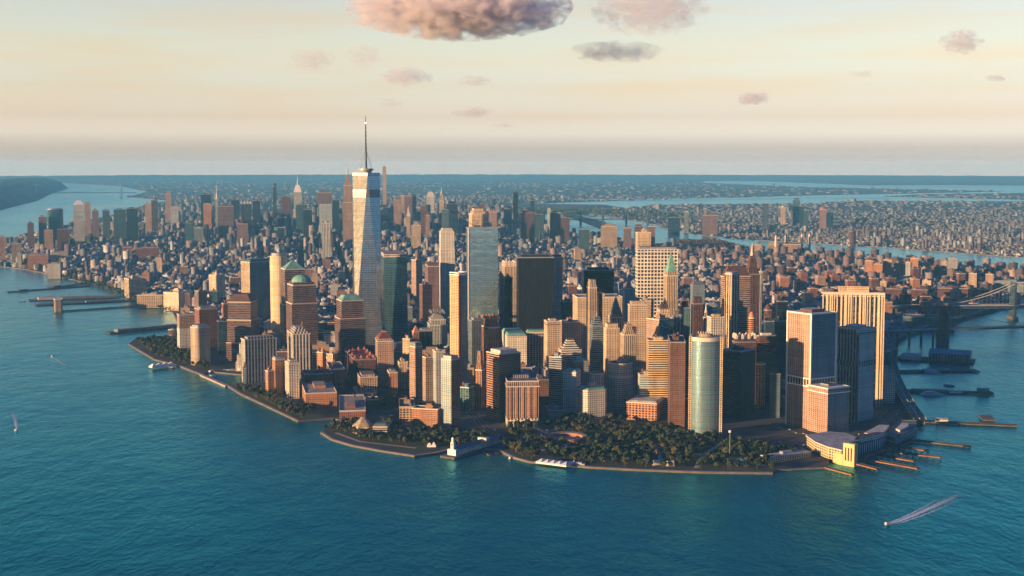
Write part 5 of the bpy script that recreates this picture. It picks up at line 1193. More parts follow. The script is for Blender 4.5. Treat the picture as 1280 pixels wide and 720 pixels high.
# far suspension bridge up the left river
a_, b_ = gr(45, 250.6, 0), gr(152, 250.3, 0); a_ = at_y(45, 250, 18200); b_ = at_y(152, 249.6, 18500)
root = empty('suspension_bridge', (a_.x, a_.y, 0), math.atan2(b_.y-a_.y, b_.x-a_.x)); tag(root, 'faint long suspension bridge with two towers far up the left river', 'bridge')
Lb = math.hypot(b_.x-a_.x, b_.y-a_.y); m = MB(); m.beam((-220, 0, 66), (Lb+200, 0, 66), 34, 9); m.build('deck', [STEELB], root)
for x_ in (0, Lb):
    m = MB()
    for y_ in (-16, 16): m.frustum(rect(22, 12, x_, y_), rect(16, 9, x_, y_), 0, 184)
    m.box(x_-8, x_+8, -20, 20, 172, 184); m.box(x_-9, x_+9, -20, 20, 78, 88); m.build('tower', [METAL], root)
m = MB()
for y_ in (-16, 16):
    pr = None
    for k in range(31):
        t = k/30; c_ = Vector((Lb*t, y_, 78+104*(2*t-1)**2))
        if pr is not None: m.tube(pr, c_, 1.6, n=4)
        pr = c_
m.build('cable', [METAL], root)

# ---------------------------------------------------------------- piers
DECKM = paint('pier_deck', (.13, .12, .11), .9, vary=.3); PILE = paint('pier_timber', (.06, .045, .035), .9); SHED = paint('shed_roof', (.30, .33, .33), .7); RUST = paint('rust_brick', (.36, .16, .09), .85)
def pier(label, a, b, wd, z=2.6, sheds=(), deck=DECKM, name='pier'):
    """a, b: photo pixels of the two ends of the deck centre line"""
    A, B = gr(*a, z), gr(*b, z); d = B-A; L = d.length; root = empty(name, (A.x, A.y, 0), math.atan2(d.y, d.x)); tag(root, label, 'pier')
    m = MB(); m.box(0, L, -wd/2, wd/2, z-1.4, z, bottom=True); m.build('deck', [deck], root)
    m = MB(); n = max(int(L/9), 2)
    for k in range(n+1):
        for s in (-1, 1): m.cyl(L*k/n*.99+.3, s*(wd/2-.8), .5, .5, -1, z-1.4, 5, cap=False)
    m.build('piles', [PILE], root)
    m = MB(); 
    for s in (-1, 1): m.box(0, L, s*wd/2-.25, s*wd/2+.25, z, z+.9)
    m.build('edge_rail', [PILE], root)
    for (t0, t1, f, hh, mat, gable) in sheds:
        m = MB(); y_ = wd/2*f; x0, x1 = L*t0, L*t1
        if gable:
            m.face([(x0, -y_, z), (x0, y_, z), (x0, y_, z+hh), (x0, 0, z+hh*1.45), (x0, -y_, z+hh)][::-1]); m.face([(x1, -y_, z), (x1, y_, z), (x1, y_, z+hh), (x1, 0, z+hh*1.45), (x1, -y_, z+hh)])
            m.face([(x0, -y_, z), (x1, -y_, z), (x1, -y_, z+hh), (x0, -y_, z+hh)]); m.face([(x1, y_, z), (x0, y_, z), (x0, y_, z+hh), (x1, y_, z+hh)])
            m.face([(x0, -y_, z+hh), (x1, -y_, z+hh), (x1, 0, z+hh*1.45), (x0, 0, z+hh*1.45)], 1); m.face([(x1, y_, z+hh), (x0, y_, z+hh), (x0, 0, z+hh*1.45), (x1, 0, z+hh*1.45)], 1)
        else: m.box(x0, x1, -y_, y_, z, z+hh, 0, 1)
        m.build('shed', [mat, SHED], root)
    return root, L
FS = paint('facade_shed', (.16, .18, .18), .8)
pier('dark covered pier jutting into the left river above the riverside park', (134, 416), (221, 408), 30, sheds=[(.12, .98, .75, 7, FS, False)])
pier('long thin pier with a small square dark end shed, far left', (8, 365), (112, 357), 18, sheds=[(.14, .24, .8, 5, PILE, False)])
pier('short grey pier behind the long thin one, far left', (62, 360), (118, 352), 20, sheds=[(.05, .2, .8, 5, PILE, False)])
pier('large pier with a long cream shed and a dark roof left of the ventilation tower', (36, 375), (150, 371), 46, sheds=[(.10, .30, .8, 8, TRIM, False), (.34, .95, .8, 7, FS, False)])
pier('flat pier with grey deck stretching right of the ventilation tower', (44, 381), (168, 375), 38, sheds=[(.5, .9, .3, 4, SHED, False)])
pier('narrow finger pier with a dashed row of gaps, leading to the ventilation tower', (66, 389.5), (192, 381), 14)
A = gr(73, 390, 2); root = empty('ventilation_tower', (A.x, A.y, 0), rad(20)); tag(root, 'square tan tunnel ventilation tower standing in the left river', 'building')
hv = at_y(73, 373.5, A.y).z; m = MB(); m.prism(chamf(24, 24, 4), 1, hv, 0, 1, v0=0); m.build('facade', [facade('tan:rib'), ROOFS[2]], root)
m = MB(); m.prism(chamf(30, 30, 5), -1, 3); m.build('foundation', [STONE], root); m = MB(); m.prism(chamf(25.5, 25.5, 4), hv-2, hv+1, cap=False); m.build('cornice', [TRIM], root)
pier('pier with a big boxy market building and yellow sign band below the stone bridge tower', (1122, 447), (1218, 452), 66, sheds=[(.42, .96, .8, 17, facade('bluegrey:ribw'), True), (.05, .3, .7, 9, TRIM, False)])
pier('long low pier deck just below the market pier', (1124, 464), (1222, 463), 24, sheds=[(.3, .62, .3, 4, SHED, False)])
pier('ferry landing pier lined with mooring posts, middle of the right shore', (1128, 488), (1242, 491), 20, sheds=[(.1, .5, .35, 4, SHED, False), (.82, .95, .6, 6, FS, True)])
pier('long straight heliport-side pier with arched canopy', (1143, 526), (1271, 531.5), 15, sheds=[(.21, .33, .9, 5, TRIM, True)])
r_, L_ = pier('short wide dark platform set sideways on the long straight pier', (1226, 522), (1242, 522.5), 46, z=3.4)
pier('slender pier with a thin post near its tip, right of the ferry slips', (1140, 550), (1213, 557.5), 9)
for i, (a, b, wd, lab) in enumerate([((1062, 577), (1098, 586), 7, 'rusty orange timber ferry rack nearest the yellow terminal front'), ((1080, 573), (1148, 585), 8, 'long timber ferry rack with orange sunlit end, second from the terminal'),
                                     ((1095, 568), (1143, 576), 6, 'timber ferry rack in shade, third from the yellow terminal front'), ((1108, 564), (1176, 571), 7, 'long pale-topped ferry rack below the old ferry house'),
                                     ((1122, 558), (1160, 563), 6, 'short dark timber rack at the foot of the old ferry house'), ((1032, 584), (1066, 593), 5, 'low timber fender rack left of the yellow terminal front')]):
    pier(lab, a, b, wd, z=4.5, deck=paint('rack_timber', (.30, .14, .075), .85), name='ferry_rack')

# ---------------------------------------------------------------- ferry terminal with yellow front
YEL = paint('yellow_stone', (.70, .50, .22), .7, vary=.1)
def poly_thing(root, part, L, z0, z1, mats, zs=None):
    P = [gr(x, y, z) for (x, y), z in zip(L, zs or [z0]*len(L))]; return P
root = empty('ferry_terminal', (0, 0, 0)); tag(root, 'large ferry terminal with a grey flat fan roof and a bright yellow front', 'building')
def pts(L, z): return [(gr(x, y, z).x, gr(x, y, z).y) for x, y in L]
def ccw(P): return P if sum(P[i][0]*P[(i+1) % len(P)][1]-P[(i+1) % len(P)][0]*P[i][1] for i in range(len(P))) > 0 else P[::-1]
zr = 22
hall = ccw(pts([(1008.5, 544), (1020, 552), (1035, 558), (1052, 562), (1062, 552), (1076, 549), (1056, 541), (1034, 539.5)], zr))
m = MB(); m.prism(hall, 4, zr-2, 0, 0, v0=0, cap=False); m.build('glazed_wall', [facade('gold:big:n')], root)
m = MB(); c_ = (sum(p[0] for p in hall)/len(hall), sum(p[1] for p in hall)/len(hall)); hr = [(c_[0]+(p[0]-c_[0])*1.04, c_[1]+(p[1]-c_[1])*1.04) for p in hall]
m.prism(hr, zr-2, zr, 0, 1, bottom=True); m.build('roof', [TRIM, ROOFS[2]], root)
f0, f1 = gr(1053.5, 580, 2), gr(1067.5, 582.5, 2); zt = at_y(1060, 553.5, f0.y).z
m = MB(); d = (f1-f0); n_ = Vector((-d.y, d.x, 0)).normalized()*9
m.prism([(f0.x, f0.y), (f1.x, f1.y), (f1.x+n_.x, f1.y+n_.y), (f0.x+n_.x, f0.y+n_.y)], -1, zt, 0, 0); m.build('front_block', [YEL], root)
g0 = gr(1041, 577, 2); m = MB(); m.prism(ccw([(g0.x, g0.y), (f0.x-.3, f0.y), (f0.x+n_.x, f0.y+n_.y), (g0.x+n_.x, g0.y+n_.y)]), -1, 16, 0, 0); m.build('side_wall', [YEL], root)
for k in range(3):
    a_ = f0.lerp(f1, .25+.25*k)-n_*.04; m = MB(); m.box(a_.x-1, a_.x+1, a_.y-.3, a_.y+.2, 8, zt-6); m.build('window', [DARKM], root)
wing = ccw(pts([(1064, 559), (1100, 549), (1109, 542), (1096, 541), (1067, 549)], 17))
m = MB(); m.prism(wing, 3, 17, 0, 1, v0=0); m.build('slip_building', [facade('lgrey:ribw:n'), ROOFS[1]], root)
m = MB(); w2 = [(c[0], c[1]) for c in wing]; cx_, cy_ = sum(p[0] for p in w2)/5, sum(p[1] for p in w2)/5; m.prism([(cx_+(p[0]-cx_)*.75, cy_+(p[1]-cy_)*.6) for p in w2], 17, 22, 0, 1, v0=0); m.build('clerestory', [facade('white:grid:n'), ROOFS[0]], root)
wl = ccw(pts([(1080, 541), (1099, 531), (1112, 531), (1106, 539), (1094, 543)], 18)); m = MB(); m.prism(wl, 3, 18, 0, 1); m.build('upper_hall', [YEL, ROOFS[4]], root)
# old ferry house
P = ccw(pts([(1106, 543.5), (1119, 548), (1146, 534.5), (1145, 526), (1125, 526)], 14)); root = empty('ferry_house', (P[0][0], P[0][1], 0)); tag(root, 'old green steel ferry house with arched slips and a roof terrace', 'building')
P = [(p[0]-root.location.x, p[1]-root.location.y) for p in P]
m = MB(); m.prism(P, -1, 14, 0, 1, v0=0); m.build('facade', [facade('bluegrey:wide:n'), ROOFS[1]], root)
m = MB(); c_ = (sum(p[0] for p in P)/5, sum(p[1] for p in P)/5); m.prism([(c_[0]+(p[0]-c_[0])*1.03, c_[1]+(p[1]-c_[1])*1.03) for p in P], 13, 15, cap=False); m.build('cornice', [paint('green_steel', (.12, .20, .20), .6)], root)
m = MB(); m.prism([(c_[0]+(p[0]-c_[0])*.4, c_[1]+(p[1]-c_[1])*.4) for p in P], 14, 17.5); m.build('terrace_pavilion', [TRIM], root)
# low modern boathouse with pale curved roof by the seawall
A, B = gr(960, 579, 3), gr(1013, 572, 3); d = B-A; root = empty('coast_guard_house', (A.x, A.y, 0), math.atan2(d.y, d.x)); tag(root, 'long low white-roofed office by the sea wall left of the ferry terminal', 'building')
Lb = d.length; m = MB(); m.box(0, Lb, 0, 17, 2.6, 11, 0, 1); m.build('facade', [facade('cream:balc'), ROOFS[4]], root)
m = MB(); m.box(-1, Lb+1, -1, 18, 11, 12.2); m.build('roof', [MATS['pale']], root); m = MB(); m.box(Lb*.4, Lb*.62, 5, 13, 12.2, 15.5); m.build('penthouse', [METAL], root)

# ---------------------------------------------------------------- pier house with clock tower
A, B = gr(562, 570, 3), gr(626, 551, 3); d = B-A; Lb = d.length; root = empty('pier_house', (A.x, A.y, 0), math.atan2(d.y, d.x)); tag(root, 'white pier house with dark roof and a small clock tower at its river end', 'building')
m = MB(); m.box(-6, Lb, -13, 13, -.5, 3, 0, 0); m.build('quay', [STONE], root)
m = MB(); m.box(8, Lb-2, -7.5, 7.5, 3, 10.5, 0, 0); m.build('facade', [facade('white:grid')], root)
m = MB(); x0, x1 = 7, Lb-1; y_ = 8.4
m.face([(x0, -y_, 10.5), (x1, -y_, 10.5), (x1, 0, 15), (x0, 0, 15)]); m.face([(x1, y_, 10.5), (x0, y_, 10.5), (x0, 0, 15), (x1, 0, 15)]); m.face([(x0, y_, 10.5), (x0, -y_, 10.5), (x0, 0, 15)]); m.face([(x1, -y_, 10.5), (x1, y_, 10.5), (x1, 0, 15)])
m.build('roof', [MATS['slate']], root)
m = MB(); m.box(Lb*.62, Lb*.68, -8, 8, 9, 16.5); m.build('gable', [TRIM], root)
m = MB(); m.box(5, 11, -7.5, 7.5, 3, 12); m.box(6, 11, -2.6, 2.6, 12, 22); m.cyl(8.5, 0, 3.3, 2.4, 22, 24, 8); m.cyl(8.5, 0, 2.0, 2.0, 24, 27, 8); m.dome(8.5, 0, 2.2, 2.2, 27, 3); m.build('clock_tower', [WHITE], root)
m = MB(); m.tube((5.9, 0, 19), (5.7, 0, 19), 1.4, n=12); m.build('clock_face', [DARKM], root)
# round fort in the park
c_ = gr(707, 549, 3); root = empty('round_fort', (c_.x, c_.y, 0)); tag(root, 'low round red sandstone fort with an open court by the waterfront', 'building')
n = 36; ro, ri = 34, 27; ry = 1.0
m = MB(); ring_o = [(ro*math.cos(2*math.pi*i/n), ro*math.sin(2*math.pi*i/n)) for i in range(n)]; ring_i = [(ri*math.cos(2*math.pi*i/n), ri*math.sin(2*math.pi*i/n)) for i in range(n)]
m.prism(ring_o, 2.6, 9, 0, 0, cap=False); m.prism(ring_i[::-1], 2.6, 8, 0, 0, cap=False); m.build('wall', [paint('sandstone', (.34, .17, .11), .85)], root)
m = MB()
for i in range(n):
    j = (i+1) % n; m.face([(*ring_o[i], 9), (*ring_o[j], 9), (*ring_i[j], 8), (*ring_i[i], 8)])
m.build('roof', [ROOFS[1]], root)
m = MB(); m.prism([(ri*.99*math.cos(a), ri*.99*math.sin(a)) for a in [math.pi*2*i/24 for i in range(24)]], 2.5, 2.8); m.build('court', [PAVE], root)
# stepped hexagonal museum and its wing
c_ = gr(454, 540, 3); root = empty('stepped_museum', (c_.x, c_.y, 0), rad(10)); tag(root, 'tan stepped ziggurat-roofed museum near the sea wall', 'building')
hx = lambda r: [(r*math.cos(math.pi/3*i), r*math.sin(math.pi/3*i)) for i in range(6)]
m = MB(); m.prism(hx(17.5), 2.6, 13, 0, 0); m.build('facade', [facade('cream:fine')], root)
m = MB()
for k in range(6): m.prism(hx(17-k*2.6), 13+k*2.4, 13+(k+1)*2.4)
m.build('roof', [MATS['buff']], root)
bld('cream banded museum wing with a blue sloping roof next to the stepped museum', 466, 484, 487.5, 534, 2160, 'tan:band', 'hip:5:slate:.7', name='museum_wing', ratio=.8)
# white tents and pavilions on the waterfront
def tent_row(label, a, b, n, wd, hh, name='marquee'):
    A, B = gr(*a, 3), gr(*b, 3); d = B-A; L = d.length; root = empty(name, (A.x, A.y, 0), math.atan2(d.y, d.x)); tag(root, label, 'tent')
    m = MB(); m.box(0, L, -wd/2, wd/2, 2.7, 5); m.build('wall', [WHITE], root); m = MB(); s = L/n
    for k in range(n): m.frustum(rect(s*1.02, wd*1.08, s*(k+.5), 0), rect(s*.1, wd*.1, s*(k+.5), 0), 5, 5+hh)
    m.build('canopy', [WHITE], root); return root
tent_row('long white security marquee beside the moored white ferry', (674, 577), (712, 582), 5, 20, 3.5)
tent_row('white wavy tent roof on a floating dock off the riverside park', (188, 459.5), (218, 456.5), 4, 17, 6, 'wave_tent')
tent_row('small white peaked tent by the hedge left of the pier house', (534, 558), (545, 558), 2, 9, 5)
for i, (px_, py_, lb) in enumerate([(821, 581, 'left'), (838, 582, 'right')]):
    c_ = gr(px_, py_, 3); root = empty('kiosk', (c_.x, c_.y, 0), rad(15)); tag(root, f'cream gabled memorial slab group on the park edge, {lb} one of two', 'monument', 'pale slabs facing the water')
    m = MB(); m.box(-5, 5, -1.5, 1.5, 2.6, 10); m.build('slab', [TRIM], root); m = MB(); m.box(-6, 6, -3, 3, 2.6, 3.4); m.build('plinth', [PAVE], root)
c_ = gr(925, 579, 3); root = empty('pavilion', (c_.x, c_.y, 0)); tag(root, 'round park pavilion with a green conical roof by the sea wall', 'building')
m = MB(); m.cyl(0, 0, 10, 10, 2.6, 7, 16); m.build('wall', [TRIM], root); m = MB(); m.cyl(0, 0, 12, 2, 7, 11, 16); m.build('roof', [COPPER], root)
c_ = gr(912, 575, 3); root = empty('flagpole', (c_.x, c_.y, 0)); tag(root, 'tall bare flagpole standing in the park trees by the pavilion', 'flagpole')
m = MB(); m.cyl(0, 0, .5, .3, 2.6, 46, 6); m.build('pole', [METAL], root); m = MB(); m.cyl(0, 0, 2, 2, 44, 47, 8); m.build('lantern', [WHITE], root)

# ---------------------------------------------------------------- boats
HULLW = paint('boat_white', (.78, .77, .72), .4, vary=.05); HULLD = paint('boat_dark', (.05, .07, .09), .5, vary=.1); GLZ = paint('boat_glass', (.02, .03, .04), .1, vary=0, spec=.6)
def boat(label, px_, py_, ang, L, beam, decks=2, hull=HULLW, name='ferry', cat='boat', group=None):
    c_ = gr(px_, py_, 0); root = empty(name, (c_.x, c_.y, 0), rad(ang)); tag(root, label, cat, group)
    n = 12; bot, top = [], []
    for i in range(n+1):
        t = i/n; x_ = -L/2+L*t; w_ = beam/2*(1 if t < .6 else math.sqrt(max(0, 1-((t-.6)/.4)**2))); top.append((x_, -w_)); bot.append((x_*.94, -w_*.7))
    top = top+[(x_, -y_) for x_, y_ in top[-2::-1]]; bot = bot+[(x_, -y_) for x_, y_ in bot[-2::-1]]
    fr = L*.045+.6; m = MB(); m.frustum(bot, top, -.5, fr, 0, 0); m.build('hull', [hull], root)
    z = fr; 
    for k in range(decks):
        a_, b_ = -L*.42+k*L*.05, L*(.28-.1*k); w_ = beam*(.42-.05*k); dh = max(L*.035, 1.6)
        m = MB(); m.box(a_, b_, -w_, w_, z, z+dh); m.build('cabin', [HULLW], root)
        m = MB(); m.box(a_+.4, b_-.4, -w_-.06, w_+.06, z+dh*.35, z+dh*.75); m.build('window_band', [GLZ], root); z += dh
    if L > 12:
        m = MB(); m.cyl(-L*.1, 0, L*.018, L*.015, z, z+L*.05, 8); m.build('funnel', [hull], root); m = MB(); m.cyl(L*.05, 0, .15, .05, z, z+L*.08, 5); m.build('mast', [METAL], root)
    return root
boat('white double-deck harbour ferry moored at the sea wall beside the marquee', 721, 582.5, -12, 42, 10)
boat('white sightseeing ferry moored at the post-lined landing, right shore', 1166, 494, -3, 44, 10, 3)
boat('white excursion boat moored at the long low deck below the market pier', 1165, 466, -2, 36, 8, 2)
boat('dark-hulled barge vessel lying off the post-lined landing', 1186, 482.5, 150, 22, 8, 1, HULLD, 'workboat')
boat('dark vessel alongside the right end of the post-lined landing', 1196, 492.5, 3, 34, 8, 1, HULLD, 'workboat')
boat('small white speedboat at the head of the foaming wake, lower right', 1109, 655.5, 207, 9, 3, 1, HULLW, 'speedboat')
boat('small white motorboat alone on the open river, far left', 20, 538, 95, 11, 4, 1, HULLW, 'motorboat')
boat('tiny motorboat with a faint trail left of the covered pier', 65, 446, 130, 9, 3, 1, HULLW, 'motorboat')
boat('white yacht leftmost in the basin by the white ribbed slab', 265, 465.5, 60, 20, 6, 2, HULLW, 'yacht')
boat('white yacht in the basin mouth, middle one beside the white ribbed slab', 283, 463.5, 20, 17, 5, 1, HULLW, 'yacht')
boat('larger white yacht in the basin nearest to the white ribbed slab', 290, 464.5, 20, 24, 6, 2, HULLW, 'yacht')
boat('tall white sailing boat floating off the promenade below the basin', 266, 470.5, 60, 16, 5, 1, HULLW, 'yacht')
boat('orange-decked small boat tied to the dock of the wavy tent', 214, 460, 10, 14, 5, 1, RUST, 'workboat')
boat('small white launch at the short floating docks right of the pier house', 640, 573, 40, 11, 3.5, 1, HULLW, 'launch')
boat('tugboat running between piers at the far left', 28, 377, 10, 22, 7, 1, HULLD, 'tugboat')
for i, (a, b, lb) in enumerate([((605, 564), (613, 569), 'left'), ((616, 563), (622, 567), 'right')]):
    pier(f'little wooden floating dock right of the pier house, {lb} one of two', a, b, 4, z=1.2, name='floating_dock')
# foam of the wakes
FOAM, nt, b_ = nmat('foam'); b_.inputs['Base Color'].default_value = (.80, .92, .90, 1); b_.inputs['Roughness'].default_value = .8
co = N(nt, 'ShaderNodeTexCoord'); no = N(nt, 'ShaderNodeTexNoise'); no.inputs['Scale'].default_value = .35; no.inputs['Detail'].default_value = 5; nt.links.new(co.outputs['Object'], no.inputs['Vector'])
uvn = N(nt, 'ShaderNodeUVMap', uv_map='UVMap'); sx_ = N(nt, 'ShaderNodeSeparateXYZ'); nt.links.new(uvn.outputs[0], sx_.inputs[0])
def MM(op, a, b=None):
    n = N(nt, 'ShaderNodeMath', operation=op); n.use_clamp = False
    for i, x_ in enumerate((a, b)):
        if x_ is None: continue
        if isinstance(x_, (int, float)): n.inputs[i].default_value = x_
        else: nt.links.new(x_, n.inputs[i])
    return n.outputs[0]
al = MM('MULTIPLY', MM('SUBTRACT', 1, MM('ABSOLUTE', MM('SUBTRACT', MM('MULTIPLY', sx_.outputs[0], 2), 1))), MM('SUBTRACT', 1, sx_.outputs[1]))
al = MM('MULTIPLY', al, MM('MULTIPLY', MM('SUBTRACT', no.outputs[0], .26), 11)); cl = N(nt, 'ShaderNodeClamp'); nt.links.new(al, cl.inputs[0]); nt.links.new(cl.outputs[0], b_.inputs['Alpha'])
def wake(L, w0, w1, k=1.0):
    P = [gr(x_, y_, .12) for x_, y_ in L]; m = MB(); n = len(P)
    for i in range(n-1):
        d = (P[min(i+2, n-1)]-P[max(i-1, 0)]).normalized(); s = Vector((-d.y, d.x, 0)); wa, wb = w0+(w1-w0)*i/(n-1), w0+(w1-w0)*(i+1)/(n-1)
        t0, t1 = 1-k*(1-i/(n-1)), 1-k*(1-(i+1)/(n-1))
        m.face([P[i]-s*wa, P[i]+s*wa, P[i+1]+s*wb, P[i+1]-s*wb], 0, [(0, t0), (1, t0), (1, t1), (0, t1)])
    o = m.build('wake_foam', [FOAM]); tag(o, kind='stuff'); o['label'] = 'white foam wake trailing a boat'; o['category'] = 'foam'
wake([(1107, 656), (1125, 651), (1145, 643), (1165, 634), (1185, 625), (1203, 616)], 2.2, 8)
wake([(1107, 656.6), (1128, 652.6), (1150, 645.5), (1172, 637), (1196, 626)], 1, 3.5, .8)
wake([(1107, 655.2), (1122, 649.5), (1140, 641.5), (1158, 632), (1176, 622)], 1, 3.5, .8)
wake([(21, 536), (19, 526), (16, 514)], 2, 6, .6); wake([(66, 447), (74, 452), (88, 461)], 1.5, 7, .5)

# ---------------------------------------------------------------- elevated river road on the right
FDR = [(1150, 524), (1139, 508), (1128, 490), (1119, 470), (1113, 450), (1111, 436), (1114, 425), (1128, 415), (1150, 409), (1180, 400), (1225, 388), (1262, 378), (1300, 370)]
root = empty('elevated_road', (0, 0, 0)); tag(root, 'elevated river road curving along the right shore toward the bridges', 'elevated road')
o = ribbon('deck', FDR, 20, 11, ASPH, kind=None, thick=1.6); o.parent = root
P = [gr(x_, y_, 11.02) for x_, y_ in FDR]; m = MB()
for i in range(len(P)-1):
    a, b_2 = P[i], P[i+1]; d = (b_2-a).normalized(); s_ = Vector((-d.y, d.x, 0)); n = int((b_2-a).length/10)
    for k in range(n):
        for off in (-6, -2.6, 2.6, 6): q0 = a+d*k*10+s_*off; q1 = q0+d*5; m.face([q0-s_*.2, q1-s_*.2, q1+s_*.2, q0+s_*.2])
    m.beam(a+Vector((0, 0, .8)), b_2+Vector((0, 0, .8)), .6, .8)
m.build('lane_marking', [LINE], root)
for s in (-1, 1):
    P = [gr(x_, y_, 11) for x_, y_ in FDR]; m = MB()
    for i in range(len(P)-1):
        d = (P[i+1]-P[i]).normalized(); n_ = Vector((-d.y, d.x, 0))*10.2*s; m.beam(P[i]+n_+Vector((0, 0, 1)), P[i+1]+n_+Vector((0, 0, 1)), .5, 1.3)
    m.build('barrier', [TRIM], root)
m = MB()
for i in range(len(P)-1):
    d = P[i+1]-P[i]; k_ = int(d.length/22)
    for k in range(k_):
        c_ = P[i]+d*k/k_
        m.box(c_.x-8, c_.x-7, c_.y-.6, c_.y+.6, 2, 9.4); m.box(c_.x+7, c_.x+8, c_.y-.6, c_.y+.6, 2, 9.4)
m.build('column', [METAL], root)
# ---------------------------------------------------------------- trees
LEAF = []
for nm, c_ in (('leaf_dark', (.026, .042, .018)), ('leaf_green', (.045, .068, .024)), ('leaf_olive', (.085, .08, .03)), ('leaf_rust', (.12, .06, .03))):
    m, nt, b = nmat(nm); oi_ = N(nt, 'ShaderNodeObjectInfo'); g_ = N(nt, 'ShaderNodeNewGeometry')
    a_ = N(nt, 'ShaderNodeMath', operation='MULTIPLY_ADD'); nt.links.new(g_.outputs['Random Per Island'], a_.inputs[0]); a_.inputs[1].default_value = 1.1; a_.inputs[2].default_value = .5
    mu = N(nt, 'ShaderNodeMix', data_type='RGBA', blend_type='MULTIPLY'); mu.inputs[0].default_value = 1; mu.inputs[6].default_value = (*c_, 1); nt.links.new(a_.outputs[0], mu.inputs[7]); nt.links.new(mu.outputs[2], b.inputs['Base Color'])
    b.inputs['Roughness'].default_value = .7; LEAF.append(m)
BARK = paint('bark', (.07, .05, .035), .9)
def crown_mesh(seed, mat, R=6.5, H=9.0, nleaf=420):
    r = np.random.default_rng(seed); m = MB(); lobes = []
    for k in range(8):
        a_ = r.uniform(0, 6.28); d = r.uniform(.0, .62)*R; lobes.append((d*math.cos(a_), d*math.sin(a_), r.uniform(.25, .8)*H, r.uniform(.30, .48)*R))
    for i in range(nleaf):
        l = lobes[r.integers(8)]; v = r.normal(size=3); v /= np.linalg.norm(v); p = np.array(l[:3])+v*l[3]*r.uniform(.6, 1.08)*np.array([1, 1, .8])
        n = v+r.normal(size=3)*.5; n /= np.linalg.norm(n); t = np.cross(n, [0.1, .2, 1]); t /= np.linalg.norm(t); b = np.cross(n, t); s = r.uniform(.6, 1.25)
        m.face([p-t*s-b*s*.6, p+t*s-b*s*.7, p+t*s*.7+b*s, p-t*s*.8+b*s*.8])
    me = bpy.data.meshes.new('crown'); me.from_pydata(m.v, [], m.f); me.materials.append(mat); me.update(); return me
def trunk_mesh(seed, H=5):
    r = random.Random(seed); m = MB(); m.cyl(0, 0, .55, .38, 0, H, 6)
    for k in range(4):
        a_ = k*1.6+r.random(); m.tube((0, 0, H*.8), (3.2*math.cos(a_), 3.2*math.sin(a_), H+3), .25, n=4, r2=.1)
    me = bpy.data.meshes.new('trunk'); me.from_pydata(m.v, [], m.f); me.materials.append(BARK); me.update(); return me
CR = [[crown_mesh(10*i+j, LEAF[i]) for j in range(3)] for i in range(4)]; TR = [trunk_mesh(j) for j in range(3)]
ALLT = []
def tree(x, y, s, kind, label, group, z=2.6): ALLT.append((y, x, s, kind, label, group, z))
def plant_all():
    ALLT.sort(key=lambda t: t[0]/t[2]); rv, rf, n = [], [], 0
    for q_, (y, x, s, kind, label, group, z) in enumerate(ALLT):
        j = q_ % 3; hz = s*(.85+.3*((q_*37) % 10)/10); an = q_*2.399
        if q_ < 296:
            root = empty('tree', (x, y, z), an); root.scale = (s, s, hz); tag(root, label, 'tree', group)
            c_ = bpy.data.objects.new('crown', CR[kind][j]); COL.objects.link(c_); c_.parent = root; c_.location = (0, 0, 3.2)
            t = bpy.data.objects.new('trunk', TR[j]); COL.objects.link(t); t.parent = root
        else:
            me = CR[kind][j]; v = np.zeros(len(me.vertices)*3, 'f'); me.vertices.foreach_get('co', v); v = v.reshape(-1, 3); c0, s0 = math.cos(an), math.sin(an)
            rv.append(np.stack([x+(v[:, 0]*c0-v[:, 1]*s0)*s, y+(v[:, 0]*s0+v[:, 1]*c0)*s, z+(v[:, 2]+3.2)*hz], 1)); rf += [kind]*(len(v)//4)
    V = np.concatenate(rv); me = bpy.data.meshes.new('tree_mass'); me.from_pydata(V.tolist(), [], np.arange(len(V)).reshape(-1, 4).tolist())
    for m_ in LEAF: me.materials.append(m_)
    me.polygons.foreach_set('material_index', rf); me.update(); o = bpy.data.objects.new('tree_mass', me); COL.objects.link(o); tag(o, 'crowns of the farther park and street trees merging together', 'trees', kind='stuff')
def fill_trees(poly, step, kinds, labels, group, smin=.85, smax=1.35, holes=(), limit=999, prob=1.):
    P = G(poly); xs = [p[0] for p in P]; ys = [p[1] for p in P]; n = 0; y = min(ys)
    while y < max(ys):
        x = min(xs)
        while x < max(xs):
            px_, py_ = x+random.uniform(-.35, .35)*step, y+random.uniform(-.35, .35)*step
            if inside(P, [px_], [py_])[0] and random.random() < prob and all(math.hypot(px_-hx_, py_-hy_) > hr for hx_, hy_, hr in holes) and n < limit and clear_of(np.array([px_]), np.array([py_]), -2)[0] and not any(near_line(r_, [px_], [py_], d_)[0] for r_, d_ in TL):
                k = random.choices(range(4), kinds)[0]; tree(px_, py_, random.uniform(smin, smax), k, labels[k], group); n += 1
            x += step
        y += step
    return n
ad = ['dark green', 'mid green', 'olive', 'rusty autumn']
hole = [(gr(707, 549).x, gr(707, 549).y, 46), (gr(745, 545).x, gr(745, 545).y, 26), (gr(690, 577).x, gr(690, 577).y, 30)]
nt_ = 0; TL = [(r_, 12) for r_, _ in ROADS_W]+[(G(p), 7) for p in PATHS]
nt_ += fill_trees(PARKS[0], 15.5, (6, 4, 1.6, .4), [f'{a} broad tree in the waterfront park at the island tip' for a in ad], 'trees of the waterfront park', holes=hole+[(gr(829, 582).x, gr(829, 582).y, 16), (gr(925, 579).x, gr(925, 579).y, 18), (gr(721, 582).x, gr(721, 582).y, 22)], smin=.8, smax=1.3)
nt_ += fill_trees([(405, 538), (425, 530), (440, 528), (470, 545), (555, 541), (610, 545), (600, 556), (545, 558), (515, 560), (440, 550)], 13, (5, 3, 2, 0), [f'{a} tree on the lawns by the stepped museum' for a in ad], 'trees by the stepped museum', .85, 1.2)
